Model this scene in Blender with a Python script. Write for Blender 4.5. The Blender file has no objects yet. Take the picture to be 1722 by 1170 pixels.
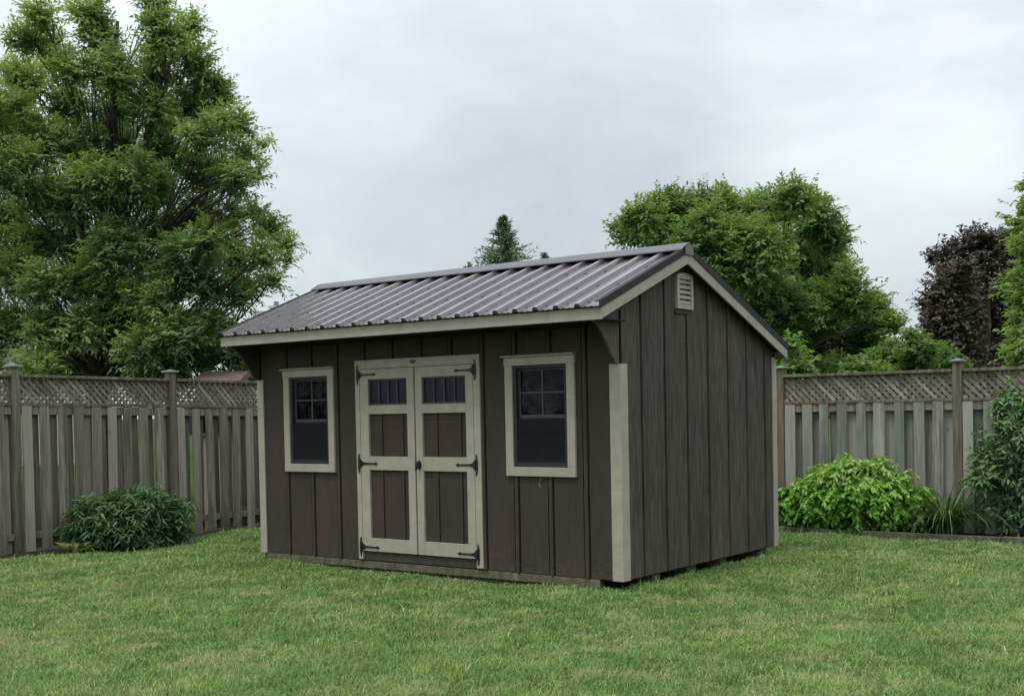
import bpy, math, random
import numpy as np
from mathutils import Vector, Matrix

S = 1.3333                       # metres per modelling unit
rnd = random.Random(7)
rng = np.random.default_rng(11)
col = bpy.context.scene.collection
scene = bpy.context.scene

# ------------------------------------------------------------------ camera
CAM = np.array([8.0471, -6.994, 1.187]); YAW, PIT, ROL = -.65, -.0253, -.0201
FPX, PPY = 2029.97, 739.74
_f = np.array([math.sin(YAW)*math.cos(PIT), math.cos(YAW)*math.cos(PIT), math.sin(PIT)])
_r0 = np.array([math.cos(YAW), -math.sin(YAW), 0.0]); _u0 = np.cross(_r0, _f)
_r = math.cos(ROL)*_r0 + math.sin(ROL)*_u0
_u = -math.sin(ROL)*_r0 + math.cos(ROL)*_u0

def at(px, py, d):
    """point (modelling units) seen at photo pixel px,py at distance d along the view axis"""
    return CAM + d*(_f + _r*(px-861)/FPX + _u*(PPY-py)/FPX)

cam_d = bpy.data.cameras.new('camera'); cam = bpy.data.objects.new('camera', cam_d); col.objects.link(cam)
M = Matrix(((_r[0], _u[0], -_f[0], CAM[0]*S), (_r[1], _u[1], -_f[1], CAM[1]*S), (_r[2], _u[2], -_f[2], CAM[2]*S), (0, 0, 0, 1)))
cam.matrix_world = M
cam_d.sensor_fit = 'HORIZONTAL'; cam_d.sensor_width = 36.0
cam_d.lens = 36.0*FPX/1722
cam_d.shift_y = (PPY-585)/1722
cam_d.clip_start = 0.1; cam_d.clip_end = 2000
scene.camera = cam

# ------------------------------------------------------------------ helpers
def tag(o, label=None, cat=None, group=None, kind=None):
    if label: o['label'] = label
    if cat: o['category'] = cat
    if group: o['group'] = group
    if kind: o['kind'] = kind
    return o

def empty(name, loc=(0, 0, 0), rz=0):
    o = bpy.data.objects.new(name, None); col.objects.link(o)
    o.location = [c*S for c in loc]; o.rotation_euler = (0, 0, rz); o.empty_display_size = .2
    return o

class MB:
    """collects simple solids and links them as ONE mesh"""
    def __init__(s): s.v = []; s.f = []
    def add(s, vs, fs):
        b = len(s.v); s.v += [tuple(v) for v in vs]; s.f += [tuple(b+i for i in f) for f in fs]; return s
    def box(s, x0, x1, y0, y1, z0, z1):
        return s.add([(x0, y0, z0), (x1, y0, z0), (x1, y1, z0), (x0, y1, z0), (x0, y0, z1), (x1, y0, z1), (x1, y1, z1), (x0, y1, z1)],
                     [(0, 3, 2, 1), (4, 5, 6, 7), (0, 1, 5, 4), (1, 2, 6, 5), (2, 3, 7, 6), (3, 0, 4, 7)])
    def obox(s, c, ax, ay, az):
        c, ax, ay, az = [np.array(q, float) for q in (c, ax, ay, az)]
        vs = [c+i*ax+j*ay+k*az for k in (-1, 1) for (i, j) in ((-1, -1), (1, -1), (1, 1), (-1, 1))]
        return s.add(vs, [(0, 3, 2, 1), (4, 5, 6, 7), (0, 1, 5, 4), (1, 2, 6, 5), (2, 3, 7, 6), (3, 0, 4, 7)])
    def prism(s, poly, axis, a, b):
        """poly: list of 2D points in the plane normal to axis ('x': (y,z), 'y': (x,z), 'z': (x,y))"""
        def P(p, t): return (t, p[0], p[1]) if axis == 'x' else (p[0], t, p[1]) if axis == 'y' else (p[0], p[1], t)
        n = len(poly); vs = [P(p, a) for p in poly]+[P(p, b) for p in poly]
        fs = [tuple(range(n))[::-1], tuple(range(n, 2*n))]+[(i, (i+1) % n, n+(i+1) % n, n+i) for i in range(n)]
        return s.add(vs, fs)
    def tube(s, pts, rad, n=8):
        pts = [np.array(p, float) for p in pts]; rings = []; b = len(s.v); prev = None
        for i, p in enumerate(pts):
            t = pts[min(i+1, len(pts)-1)]-pts[max(i-1, 0)]; t = t/(np.linalg.norm(t)+1e-9)
            ref = np.array([0, 0, 1.]) if abs(t[2]) < .9 else np.array([1., 0, 0])
            u = np.cross(t, ref); u /= np.linalg.norm(u); w = np.cross(t, u)
            r = rad[i] if hasattr(rad, '__len__') else rad
            for k in range(n):
                a = 2*math.pi*k/n; s.v.append(tuple(p+r*(math.cos(a)*u+math.sin(a)*w)))
        for i in range(len(pts)-1):
            for k in range(n):
                k2 = (k+1) % n; s.f.append((b+i*n+k, b+i*n+k2, b+(i+1)*n+k2, b+(i+1)*n+k))
        s.f.append(tuple(b+k for k in range(n))); s.f.append(tuple(b+(len(pts)-1)*n+k for k in range(n))[::-1])
        return s
    def build(s, name, mat, parent=None, bevel=0, smooth=False, local=(0, 0, 0)):
        me = bpy.data.meshes.new(name)
        me.from_pydata([((v[0]-local[0])*S, (v[1]-local[1])*S, (v[2]-local[2])*S) for v in s.v], [], s.f)
        import bmesh
        bm = bmesh.new(); bm.from_mesh(me); bmesh.ops.recalc_face_normals(bm, faces=bm.faces); bm.to_mesh(me); bm.free()
        me.materials.append(mat); o = bpy.data.objects.new(name, me); col.objects.link(o)
        if parent: o.parent = parent
        if smooth:
            for p in me.polygons: p.use_smooth = True
        if bevel:
            m = o.modifiers.new('bevel', 'BEVEL'); m.width = bevel*S; m.segments = 2; m.limit_method = 'ANGLE'
        return o

def np_mesh(name, verts, counts, loops, mat, parent=None, attrs=None, smooth=False):
    """fast mesh from numpy: verts (N,3) metres, counts per face, flat loop indices"""
    me = bpy.data.meshes.new(name)
    me.vertices.add(len(verts)); me.vertices.foreach_set('co', np.asarray(verts, np.float32).ravel())
    me.loops.add(len(loops)); me.loops.foreach_set('vertex_index', np.asarray(loops, np.int32))
    starts = np.concatenate([[0], np.cumsum(counts)[:-1]]).astype(np.int32)
    me.polygons.add(len(counts)); me.polygons.foreach_set('loop_start', starts)
    me.update(calc_edges=True)
    for k, a in (attrs or {}).items():
        at_ = me.attributes.new(k, 'FLOAT', 'POINT'); at_.data.foreach_set('value', np.asarray(a, np.float32))
    if smooth: me.polygons.foreach_set('use_smooth', np.ones(len(counts), bool))
    me.materials.append(mat)
    o = bpy.data.objects.new(name, me); col.objects.link(o)
    if parent: o.parent = parent
    return o

# ------------------------------------------------------------------ materials
class N:
    def __init__(s, name):
        s.m = bpy.data.materials.new(name); s.m.use_nodes = True; s.t = s.m.node_tree; s.t.nodes.clear()
        s.out = s.t.nodes.new('ShaderNodeOutputMaterial')
    def n(s, typ, **kw):
        nd = s.t.nodes.new('ShaderNode'+typ)
        for k, v in kw.items():
            if k.startswith('i_'):
                key = k[2:].replace('_', ' '); nd.inputs[key].default_value = v
            else: setattr(nd, k, v)
        return nd
    def l(s, a, b): s.t.links.new(a, b)
    def coord(s, scale=(1, 1, 1), kind='Object', loc=(0, 0, 0)):
        c = s.n('TexCoord'); m = s.n('Mapping'); m.inputs['Scale'].default_value = scale; m.inputs['Location'].default_value = loc
        s.l(c.outputs[kind], m.inputs['Vector']); return m.outputs['Vector']
    def noise(s, vec, scale, detail=4, rough=.55, dist=0):
        nd = s.n('TexNoise'); nd.inputs['Scale'].default_value = scale; nd.inputs['Detail'].default_value = detail
        nd.inputs['Roughness'].default_value = rough; nd.inputs['Distortion'].default_value = dist
        s.l(vec, nd.inputs['Vector']); return nd.outputs['Fac']
    def ramp(s, fac, stops):
        r = s.n('ValToRGB'); e = r.color_ramp.elements
        while len(e) < len(stops): e.new(.5)
        for el, (p, c) in zip(e, stops): el.position = p; el.color = (*c, 1) if len(c) == 3 else c
        s.l(fac, r.inputs['Fac']); return r.outputs['Color']
    def val(s, fac, a, b, c=0., d=1.):
        r = s.n('MapRange'); r.inputs['From Min'].default_value = a; r.inputs['From Max'].default_value = b
        r.inputs['To Min'].default_value = c; r.inputs['To Max'].default_value = d; s.l(fac, r.inputs['Value']); return r.outputs['Result']
    def mix(s, fac, a, b, mode='MIX'):
        m = s.n('Mix', data_type='RGBA', blend_type=mode)
        for sock, v in ((m.inputs[0], fac), (m.inputs[6], a), (m.inputs[7], b)):
            if isinstance(v, bpy.types.NodeSocket): s.l(v, sock)
            elif isinstance(v, (int, float)): sock.default_value = v
            else: sock.default_value = (*v, 1)
        return m.outputs[2]
    def math(s, op, a, b=0.):
        m = s.n('Math', operation=op)
        for i, v in enumerate((a, b)):
            if isinstance(v, bpy.types.NodeSocket): s.l(v, m.inputs[i])
            else: m.inputs[i].default_value = v
        return m.outputs[0]
    def bump(s, h, strength=.3, dist=.01):
        b = s.n('Bump'); b.inputs['Strength'].default_value = strength; b.inputs['Distance'].default_value = dist
        s.l(h, b.inputs['Height']); return b.outputs['Normal']
    def done(s, base, rough=.8, normal=None, spec=.3, metal=0., coat=0.):
        p = s.n('BsdfPrincipled')
        if isinstance(base, bpy.types.NodeSocket): s.l(base, p.inputs['Base Color'])
        else: p.inputs['Base Color'].default_value = (*base, 1)
        if isinstance(rough, bpy.types.NodeSocket): s.l(rough, p.inputs['Roughness'])
        else: p.inputs['Roughness'].default_value = rough
        p.inputs['Specular IOR Level'].default_value = spec; p.inputs['Metallic'].default_value = metal
        p.inputs['Coat Weight'].default_value = coat
        if normal: s.l(normal, p.inputs['Normal'])
        s.l(p.outputs[0], s.out.inputs['Surface']); return s.m

def mat_siding(name='brown painted siding', ramp=((.054, .045, .038), (.068, .051, .043), (.086, .053, .046)), wear=.45, grey=(.092, .083, .073)):
    m = N(name)
    grain = m.noise(m.coord((1, 1, .06)), 55, 5, .65)
    blot = m.noise(m.coord((1, 1, .5)), 1.7, 4, .6)
    rp = m.n('NewGeometry')
    c = m.ramp(blot, [(.34, ramp[0]), (.52, ramp[1]), (.66, ramp[2])])
    c = m.mix(m.val(grain, .45, .75, 0, wear), c, grey)
    c = m.mix(m.val(rp.outputs['Random Per Island'], 0, 1, 0, .3), c, (.042, .039, .034))
    low = m.noise(m.coord((1, 1, .25), loc=(3, 1, 0)), 9, 5, .7)
    c = m.mix(m.val(low, .62, .74, 0, .4), c, (.105, .098, .085))
    sz = m.n('SeparateXYZ'); cc = m.n('TexCoord'); m.l(cc.outputs['Object'], sz.inputs[0]); mud = m.noise(m.coord(), 16, 5, .7)
    c = m.mix(m.math('MULTIPLY', m.val(sz.outputs['Z'], .0, .30, 1., 0.), m.val(mud, .46, .68, 0, .5)), c, (.115, .10, .08))
    speck = m.noise(m.coord(), 160, 2, .5)
    c = m.mix(m.val(speck, .74, .78, 0, .5), c, (.2, .18, .16))
    h = m.math('ADD', grain, m.math('MULTIPLY', blot, .3))
    return m.done(c, .82, m.bump(h, .35, .004), .12)

def mat_trim():
    m = N('beige painted trim')
    grain = m.noise(m.coord((1, 1, 1)), 7, 6, .65); fine = m.noise(m.coord(), 90, 3, .6)
    c = m.ramp(grain, [(.3, (.36, .325, .265)), (.55, (.415, .376, .308)), (.75, (.465, .423, .348))])
    c = m.mix(m.val(fine, .5, .8, 0, .25), c, (.2, .19, .15))
    st = m.noise(m.coord((1, 1, .2), loc=(5, 0, 0)), 6, 5, .7)
    c = m.mix(m.val(st, .58, .75, 0, .3), c, (.16, .155, .13))
    return m.done(c, .75, m.bump(grain, .2, .003), .2)

def mat_roof():
    m = N('brown ribbed metal')
    a = m.noise(m.coord((1, .25, 1)), 3, 5, .6); b = m.noise(m.coord(), 26, 4, .7)
    c = m.ramp(a, [(.3, (.066, .050, .054)), (.6, (.098, .078, .084)), (.8, (.15, .125, .134))])
    c = m.mix(m.val(b, .5, .72, 0, .5), c, (.21, .19, .195)); d_ = m.noise(m.coord((1, 1, 1), loc=(9, 2, 0)), 5, 6, .75)
    c = m.mix(m.val(d_, .58, .72, 0, .6), c, (.28, .26, .25))
    return m.done(c, m.val(b, .3, .7, .22, .44), m.bump(b, .08, .006), 1., .0, .7)

def mat_plain(name, c, rough=.6, spec=.3, var=.25, scale=12):
    m = N(name); a = m.noise(m.coord(), scale, 4, .6)
    d = tuple(x*(1-var) for x in c); e = tuple(min(1, x*(1+var)) for x in c)
    return m.done(m.ramp(a, [(.3, d), (.7, e)]), rough, m.bump(a, .15, .003), spec)

def mat_wood(name, lo, mid, hi, moss=.35, green=(.10, .12, .085)):
    m = N(name); g = m.n('NewGeometry'); ri = g.outputs['Random Per Island']
    c0 = m.n('TexCoord'); comb = m.n('CombineXYZ'); m.l(m.math('MULTIPLY', ri, 37.), comb.inputs['X']); m.l(m.math('MULTIPLY', ri, 91.), comb.inputs['Z'])
    ad = m.n('VectorMath', operation='ADD'); m.l(c0.outputs['Object'], ad.inputs[0]); m.l(comb.outputs[0], ad.inputs[1])
    mp = m.n('Mapping'); mp.inputs['Scale'].default_value = (1, 1, .055); m.l(ad.outputs[0], mp.inputs['Vector']); v = mp.outputs['Vector']
    grain = m.noise(v, 48, 6, .7, .4); wide = m.noise(v, 17, 4, .6, .3)
    big = m.noise(mp.outputs[0], 6., 4, .65)
    c = m.ramp(grain, [(.28, lo), (.5, mid), (.74, hi)])
    c = m.mix(m.val(wide, .50, .66, 0, .6), c, tuple(x*.72 for x in lo)); c = m.mix(m.val(wide, .46, .34, 0, .6), c, tuple(min(1, x*1.12) for x in hi))
    c = m.mix(m.val(ri, 0, 1, 0, .42), c, tuple(x*.5 for x in mid))
    zz = m.n('SeparateXYZ'); m.l(c0.outputs['Object'], zz.inputs[0]); alg = m.noise(c0.outputs['Object'], 8, 5, .7)
    c = m.mix(m.math('MULTIPLY', m.val(zz.outputs['Z'], -.1, .45, 1., 0.), m.val(alg, .38, .6, .2, .85)), c, (.075, .08, .045))
    c = m.mix(m.val(big, .5, .72, 0, moss), c, green)
    ri2 = m.math('FRACT', m.math('MULTIPLY', ri, 13.7))
    c = m.mix(m.val(ri2, .45, 1, 0, .55), c, tuple(min(1, x*1.25) for x in hi))
    stn = m.noise(v, 9, 5, .7); c = m.mix(m.val(stn, .52, .68, 0, .55), c, tuple(x*.55 for x in lo))
    kn = m.n('TexVoronoi'); kn.inputs['Scale'].default_value = 5.; mp2 = m.n('Mapping'); mp2.inputs['Scale'].default_value = (1, 1, .45)
    m.l(ad.outputs[0], mp2.inputs['Vector']); m.l(mp2.outputs[0], kn.inputs['Vector'])
    c = m.mix(m.val(kn.outputs['Distance'], .0, .09, .65, 0), c, (.035, .028, .022))
    return m.done(c, .9, m.bump(grain, .6, .006), .1)

def mat_leaf(name, stops, trans=.35, spec=.25, rough=.5, tr=(.9, 1.0, .35)):
    m = N(name); a = m.n('Attribute', attribute_name='tint')
    c = m.ramp(a.outputs['Fac'], stops)
    p = m.n('BsdfPrincipled'); m.l(c, p.inputs['Base Color']); p.inputs['Roughness'].default_value = rough; p.inputs['Specular IOR Level'].default_value = spec
    t = m.n('BsdfTranslucent'); m.l(m.mix(1., c, tr, 'MULTIPLY'), t.inputs['Color'])
    x = m.n('MixShader'); x.inputs[0].default_value = trans; m.l(p.outputs[0], x.inputs[1]); m.l(t.outputs[0], x.inputs[2])
    m.l(x.outputs[0], m.out.inputs['Surface']); return m.m

def mat_glass():
    m = N('window glass'); tr = m.n('BsdfTransparent'); tr.inputs['Color'].default_value = (.35, .4, .42, 1)
    gl = m.n('BsdfGlossy'); gl.inputs['Roughness'].default_value = .03
    nz = m.noise(m.coord(), 2.2, 2, .5); m.l(m.bump(nz, .12, .02), gl.inputs['Normal'])
    fr = m.n('Fresnel'); fr.inputs['IOR'].default_value = 1.27
    dn = m.noise(m.coord(loc=(2, 0, 1)), 7, 6, .75); dd = m.n('BsdfDiffuse'); dd.inputs['Color'].default_value = (.12, .135, .13, 1)  # grey-green smudges of diffuse colour standing in for patchy leaf reflections
    x0 = m.n('MixShader'); m.l(m.val(dn, .45, .75, 0, .35), x0.inputs[0]); m.l(tr.outputs[0], x0.inputs[1]); m.l(dd.outputs[0], x0.inputs[2]); tr = x0
    x = m.n('MixShader'); m.l(fr.outputs[0], x.inputs[0]); m.l(tr.outputs[0], x.inputs[1]); m.l(gl.outputs[0], x.inputs[2])
    m.l(x.outputs[0], m.out.inputs['Surface']); return m.m

def mat_screen():
    m = N('insect screen mesh'); tr = m.n('BsdfTransparent')
    df = m.n('BsdfDiffuse'); df.inputs['Color'].default_value = (.030, .029, .034, 1)
    x = m.n('MixShader'); x.inputs[0].default_value = .58; m.l(tr.outputs[0], x.inputs[1]); m.l(df.outputs[0], x.inputs[2])
    m.l(x.outputs[0], m.out.inputs['Surface']); return m.m

def mat_ground():
    m = N('lawn soil and thatch'); p = m.coord()
    a = m.noise(p, .8, 4, .6); b = m.noise(p, 9, 5, .7); d = m.noise(p, 70, 3, .7)
    c = m.ramp(a, [(.3, (.035, .06, .018)), (.5, (.055, .085, .026)), (.7, (.085, .105, .035))])
    c = m.mix(m.val(b, .4, .7, 0, .5), c, (.05, .075, .02)); c = m.mix(m.val(d, .5, .7, 0, .6), c, (.028, .035, .014))
    return m.done(c, .95, m.bump(d, .6, .02), .05)

def mat_soil(name='garden soil', base=(.045, .035, .027)):
    m = N(name); p = m.coord(); a = m.noise(p, 14, 6, .75); b = m.noise(p, 60, 4, .7)
    c = m.ramp(a, [(.3, tuple(x*.5 for x in base)), (.55, base), (.78, tuple(x*1.9 for x in base))])
    c = m.mix(m.val(b, .58, .7, 0, .6), c, (.11, .09, .065))
    return m.done(c, .95, m.bump(b, .9, .02), .05)

def mat_grass():
    m = N('grass blades'); a = m.n('Attribute', attribute_name='tint')
    g = m.n('TexCoord')
    big = m.noise(g.outputs['Object'], 1.1, 3, .6); med = m.noise(g.outputs['Object'], 1.9, 5, .7)
    c1 = m.ramp(a.outputs['Fac'], [(0., (.125, .225, .062)), (.4, (.235, .372, .102)), (.75, (.36, .50, .155)), (.93, (.50, .58, .24)), (1., (.64, .61, .38))])
    c = m.mix(m.val(med, .50, .62, 0, .8), c1, (.48, .48, .225))
    c = m.mix(m.val(big, .46, .60, 0, .5), c, (.145, .28, .085))
    p = m.n('BsdfPrincipled'); m.l(c, p.inputs['Base Color']); p.inputs['Roughness'].default_value = .6; p.inputs['Specular IOR Level'].default_value = .12
    t = m.n('BsdfTranslucent'); m.l(c, t.inputs['Color']); x = m.n('MixShader'); x.inputs[0].default_value = .3
    m.l(p.outputs[0], x.inputs[1]); m.l(t.outputs[0], x.inputs[2]); m.l(x.outputs[0], m.out.inputs['Surface']); return m.m

SIDING = mat_siding(); SIDING_W = mat_siding('weathered brown siding', ((.058, .050, .043), (.076, .064, .055), (.088, .064, .056)), .85, (.19, .172, .148)); TRIM = mat_trim(); ROOF = mat_roof(); GLASS = mat_glass(); SCREEN = mat_screen()
DIMGLASS = mat_plain('dim blue grey pane', (.020, .021, .031), .25, .3, .3, 9)
SOFFIT = mat_plain('dark brown soffit paint', (.035, .028, .026), .8, .15)
SASH = mat_plain('mauve grey window sash', (.075, .066, .082), .5, .3, .12)
SASHD = mat_plain('dark bronze window frame', (.028, .028, .034), .5, .4, .12)
IRON = mat_plain('black iron hardware', (.012, .012, .014), .42, .6, .3, 40)
SKID = mat_wood('pale treated lumber', (.15, .13, .09), (.23, .205, .145), (.30, .27, .20), .25)
INSIDE = mat_plain('bare interior boards', (.06, .045, .03), .9, .1, .3, 5)
FENCEW = mat_wood('weathered grey fence board', (.125, .103, .082), (.255, .220, .180), (.41, .365, .31), .4, (.145, .145, .09))
FENCEG = mat_wood('weathered fence board green tinge', (.14, .13, .11), (.26, .25, .215), (.40, .39, .34), .75, (.12, .19, .175))
POSTW = mat_wood('weathered brown post', (.10, .083, .065), (.19, .162, .125), (.285, .255, .205), .35, (.17, .145, .085))
CAPW = mat_wood('mossy post cap', (.12, .13, .11), (.21, .23, .20), (.30, .32, .28), .5, (.10, .15, .12))
GROUND = mat_ground(); SOIL = mat_soil(); GRASS = mat_grass()
BARK = mat_plain('tree bark', (.06, .05, .042), .95, .05, .45, 20)

# ------------------------------------------------------------------ world
world = bpy.data.worlds.new('World'); scene.world = world; world.use_nodes = True
wt = world.node_tree; wt.nodes.clear()
SUN_EL, SUN_AZ = math.radians(66), math.radians(262)     # azimuth: direction the light comes from, measured from +x
def wn(t, **k):
    n_ = wt.nodes.new('ShaderNode'+t)
    for a_, b_ in k.items(): setattr(n_, a_, b_)
    return n_
wo = wn('OutputWorld'); bg1 = wn('Background'); bg2 = wn('Background'); ws = wn('MixShader')
sky = wn('TexSky'); sky.sky_type = 'NISHITA'; sky.sun_disc = False; sky.sun_elevation = SUN_EL; sky.sun_rotation = math.pi/2-SUN_AZ
sky.air_density = 1.5; sky.dust_density = 4
wt.links.new(sky.outputs[0], bg1.inputs[0]); bg1.inputs[1].default_value = .10
tc = wn('TexCoord'); mp = wn('Mapping'); mp.inputs['Scale'].default_value = (1, 1, 1.9); mp.inputs['Location'].default_value = (.35, .2, .1)
wt.links.new(tc.outputs['Generated'], mp.inputs['Vector'])
nz = wn('TexNoise'); nz.inputs['Scale'].default_value = 3.1; nz.inputs['Detail'].default_value = 8; nz.inputs['Roughness'].default_value = .58; nz.inputs['Distortion'].default_value = .25
wt.links.new(mp.outputs[0], nz.inputs['Vector'])
cr = wn('ValToRGB'); e = cr.color_ramp.elements
e[0].position = .32; e[0].color = (.465, .515, .56, 1); e[1].position = .70; e[1].color = (.675, .725, .755, 1)
m_ = e.new(.5); m_.color = (.545, .605, .645, 1)
wt.links.new(nz.outputs['Fac'], cr.inputs[0])
sx = wn('SeparateXYZ'); wt.links.new(tc.outputs['Generated'], sx.inputs[0])
mr = wn('MapRange'); mr.inputs['From Min'].default_value = .0; mr.inputs['From Max'].default_value = 1.; mr.inputs['To Min'].default_value = .92; mr.inputs['To Max'].default_value = 2.1
wt.links.new(sx.outputs['Z'], mr.inputs['Value'])
def sky_patch(px, py, width, amount, prev):
    """a broad thicker (or thinner) area of cloud in one direction of the sky"""
    dv = at(px, py, 1.)-CAM; dv /= np.linalg.norm(dv)
    v_ = wn('VectorMath', operation='DISTANCE'); wt.links.new(wrp.outputs[0], v_.inputs[0]); v_.inputs[1].default_value = dv
    q = wn('MapRange', interpolation_type='SMOOTHSTEP'); q.inputs['From Min'].default_value = 0; q.inputs['From Max'].default_value = width
    q.inputs['To Min'].default_value = amount; q.inputs['To Max'].default_value = 1.; wt.links.new(v_.outputs['Value'], q.inputs['Value'])
    k = wn('Math', operation='MULTIPLY'); wt.links.new(prev, k.inputs[0]); wt.links.new(q.outputs['Result'], k.inputs[1]); return k.outputs[0]
wnz = wn('TexNoise'); wnz.inputs['Scale'].default_value = 5.; wnz.inputs['Detail'].default_value = 4; wt.links.new(tc.outputs['Generated'], wnz.inputs['Vector'])
wsc = wn('VectorMath', operation='SCALE'); wsc.inputs['Scale'].default_value = .22; wsb = wn('VectorMath', operation='SUBTRACT'); wt.links.new(wnz.outputs['Color'], wsb.inputs[0]); wsb.inputs[1].default_value = (.5, .5, .5)
wt.links.new(wsb.outputs[0], wsc.inputs[0]); wrp = wn('VectorMath', operation='ADD'); wt.links.new(tc.outputs['Generated'], wrp.inputs[0]); wt.links.new(wsc.outputs[0], wrp.inputs[1])
st_ = sky_patch(900, 190, .24, .87, mr.outputs[0]); st_ = sky_patch(1200, 120, .24, .93, st_); st_ = sky_patch(380, 20, .34, 1.10, st_); st_ = sky_patch(1560, 330, .2, 1.06, st_)
wt.links.new(cr.outputs[0], bg2.inputs[0]); wt.links.new(st_, bg2.inputs[1])
ws.inputs[0].default_value = .90; wt.links.new(bg1.outputs[0], ws.inputs[1]); wt.links.new(bg2.outputs[0], ws.inputs[2])
wt.links.new(ws.outputs[0], wo.inputs[0])
sun_d = bpy.data.lights.new('sun', 'SUN'); sun_d.energy = 1.1; sun_d.angle = math.radians(22); sun_d.color = (1., .97, .92)
sun = bpy.data.objects.new('sun', sun_d); col.objects.link(sun)
sd = Vector((math.cos(SUN_AZ)*math.cos(SUN_EL), math.sin(SUN_AZ)*math.cos(SUN_EL), math.sin(SUN_EL)))
sun.rotation_euler = sd.to_track_quat('Z', 'Y').to_euler()
scene.view_settings.view_transform = 'Standard'; scene.view_settings.look = 'None'; scene.view_settings.exposure = .30; scene.view_settings.gamma = 1

# ------------------------------------------------------------------ ground
G0 = -.085
def gz(x, y):
    """lawn height in modelling units (works on arrays)"""
    return G0 + .012*np.sin(x*1.9+1)*np.cos(y*1.4) + .008*np.sin(x*4.3+y*3.1) - .012*np.clip((-y-1)/5, 0, 1)
def make_ground():
    xs = np.concatenate([[-600, -120, -30], np.arange(-8, 14.01, .25), [30, 120, 600]]); ys = np.concatenate([[-400, -60, -20], np.arange(-8, 8.01, .25), [20, 60, 200, 700]])
    X, Y = np.meshgrid(xs, ys); Z = gz(X, Y); Z[(abs(X) > 25) | (abs(Y) > 15)] = G0-.03
    nx, ny = len(xs), len(ys); V = np.stack([X.ravel(), Y.ravel(), Z.ravel()], 1)*S
    i, j = np.meshgrid(np.arange(nx-1), np.arange(ny-1)); a = (j*nx+i).ravel()
    L = np.stack([a, a+1, a+nx+1, a+nx], 1).ravel()
    tag(np_mesh('lawn', V, np.full(len(a), 4), L, GROUND, smooth=True), kind='structure')
make_ground()

SHED = (0, 3.66, 0, 2.44)
def left_bed_x(y):   # lawn edge in front of the left fence
    return -2.33 + .10*np.exp(-((y-.05)/.95)**2)*6.3 + .03*np.sin(y*7)
def grass_patch():
    n_try = 1250000
    # blades are laid out over the yard the photo shows, thinner with distance
    u = rng.random(n_try); d = 3.9*np.exp(u*math.log(15.5/3.9)); w = (rng.random(n_try)-.5)*2*(.52*d+.9)
    r2 = np.array([math.cos(YAW), -math.sin(YAW)]); f2 = np.array([math.sin(YAW), math.cos(YAW)])
    x = CAM[0]+f2[0]*d+r2[0]*w; y = CAM[1]+f2[1]*d+r2[1]*w
    keep = rng.random(n_try) < np.clip(.82*(.52*d+.9)/6.5+.12, 0, 1)
    keep &= ~((x > .03) & (x < 3.63) & (y > .05) & (y < 2.40))
    keep &= (y < 3.99+.02*np.sin(x*9)) & (x > left_bed_x(y)+rng.normal(0, .03, n_try))
    x, y, d = x[keep], y[keep], d[keep]; n = len(x)
    clump = .5+.5*np.sin(x*5.1+1.3*np.sin(y*3.7))*np.sin(y*6.3+1.7*np.sin(x*4.1))
    cl2 = .5+.5*np.sin(x*13.1+2*np.sin(y*7.7))*np.sin(y*11.3+2*np.sin(x*9.1))
    h = (.015+.018*rng.random(n)+.028*clump*rng.random(n)+.018*cl2)*(1+.9*(rng.random(n) < .05)*rng.random(n))
    near = np.exp(-(np.clip(np.minimum(abs(y+.05), 9), 0, 9)/.16)**2)*((x > -.1) & (x < 3.8))
    sidey = np.exp(-((x-3.72)/.10)**2)*((y > 0) & (y < 2.5)); edg = np.exp(-((y-3.97)/.06)**2)
    h *= 1-.45*near+.5*sidey*rng.random(n)-.2*sidey-.35*edg
    wd = (.0017+.0014*rng.random(n))*np.clip(d/5.5, 1, 2.2)
    az = rng.random(n)*2*math.pi; lean = (.25+.9*rng.random(n)**1.5)*h
    la = az+rng.normal(0, .6, n)+1.2; 
    dx, dy = np.cos(la)*lean, np.sin(la)*lean; sx_, sy_ = np.cos(az)*wd, np.sin(az)*wd; z0 = gz(x, y)-.004
    V = np.empty((n, 5, 3))
    V[:, 0] = np.stack([x-sx_, y-sy_, z0], 1); V[:, 1] = np.stack([x+sx_, y+sy_, z0], 1)
    mx, my, mz = x+dx*.35, y+dy*.35, z0+h*.6
    V[:, 2] = np.stack([mx+sx_*.8, my+sy_*.8, mz], 1); V[:, 3] = np.stack([mx-sx_*.8, my-sy_*.8, mz], 1)
    V[:, 4] = np.stack([x+dx, y+dy, z0+h*(1-.25*(lean/h))], 1)
    b = np.arange(n)*5
    L = np.stack([b, b+1, b+2, b+3, b+3, b+2, b+4], 1).ravel(); C = np.tile([4, 3], n)
    tint = np.clip(.12+.62*rng.random(n)+.34*(cl2-.5)+.22*(clump-.5), 0, .95); tint[rng.random(n) < .035] = 1.
    tint = np.repeat(tint, 5)
    o = np_mesh('grass', V.reshape(-1, 3)*S, C, L, GRASS, attrs={'tint': tint})
    tag(o, 'short uneven green lawn grass with yellowish tufts around the shed', 'grass', kind='stuff')
grass_patch()

# beds
def bed(name, pts, z, mat):
    b = MB(); b.prism(pts, 'z', z-.06, z); return b.build(name, mat)
lb = [(-2.75, -6)]+[(float(left_bed_x(np.array(y)))+.02, y) for y in np.arange(-6, 4.6, .25)]+[(-2.75, 4.6)]
tag(bed('soil_bed_left', lb, G0+.012, mat_soil('brown fence side soil', (.075, .058, .042))), kind='structure')
tag(bed('soil_bed_right', [(-2.3, 4.02), (9, 4.02), (9, 4.75), (-2.3, 4.75)], G0+.03, SOIL), kind='structure')
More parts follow.
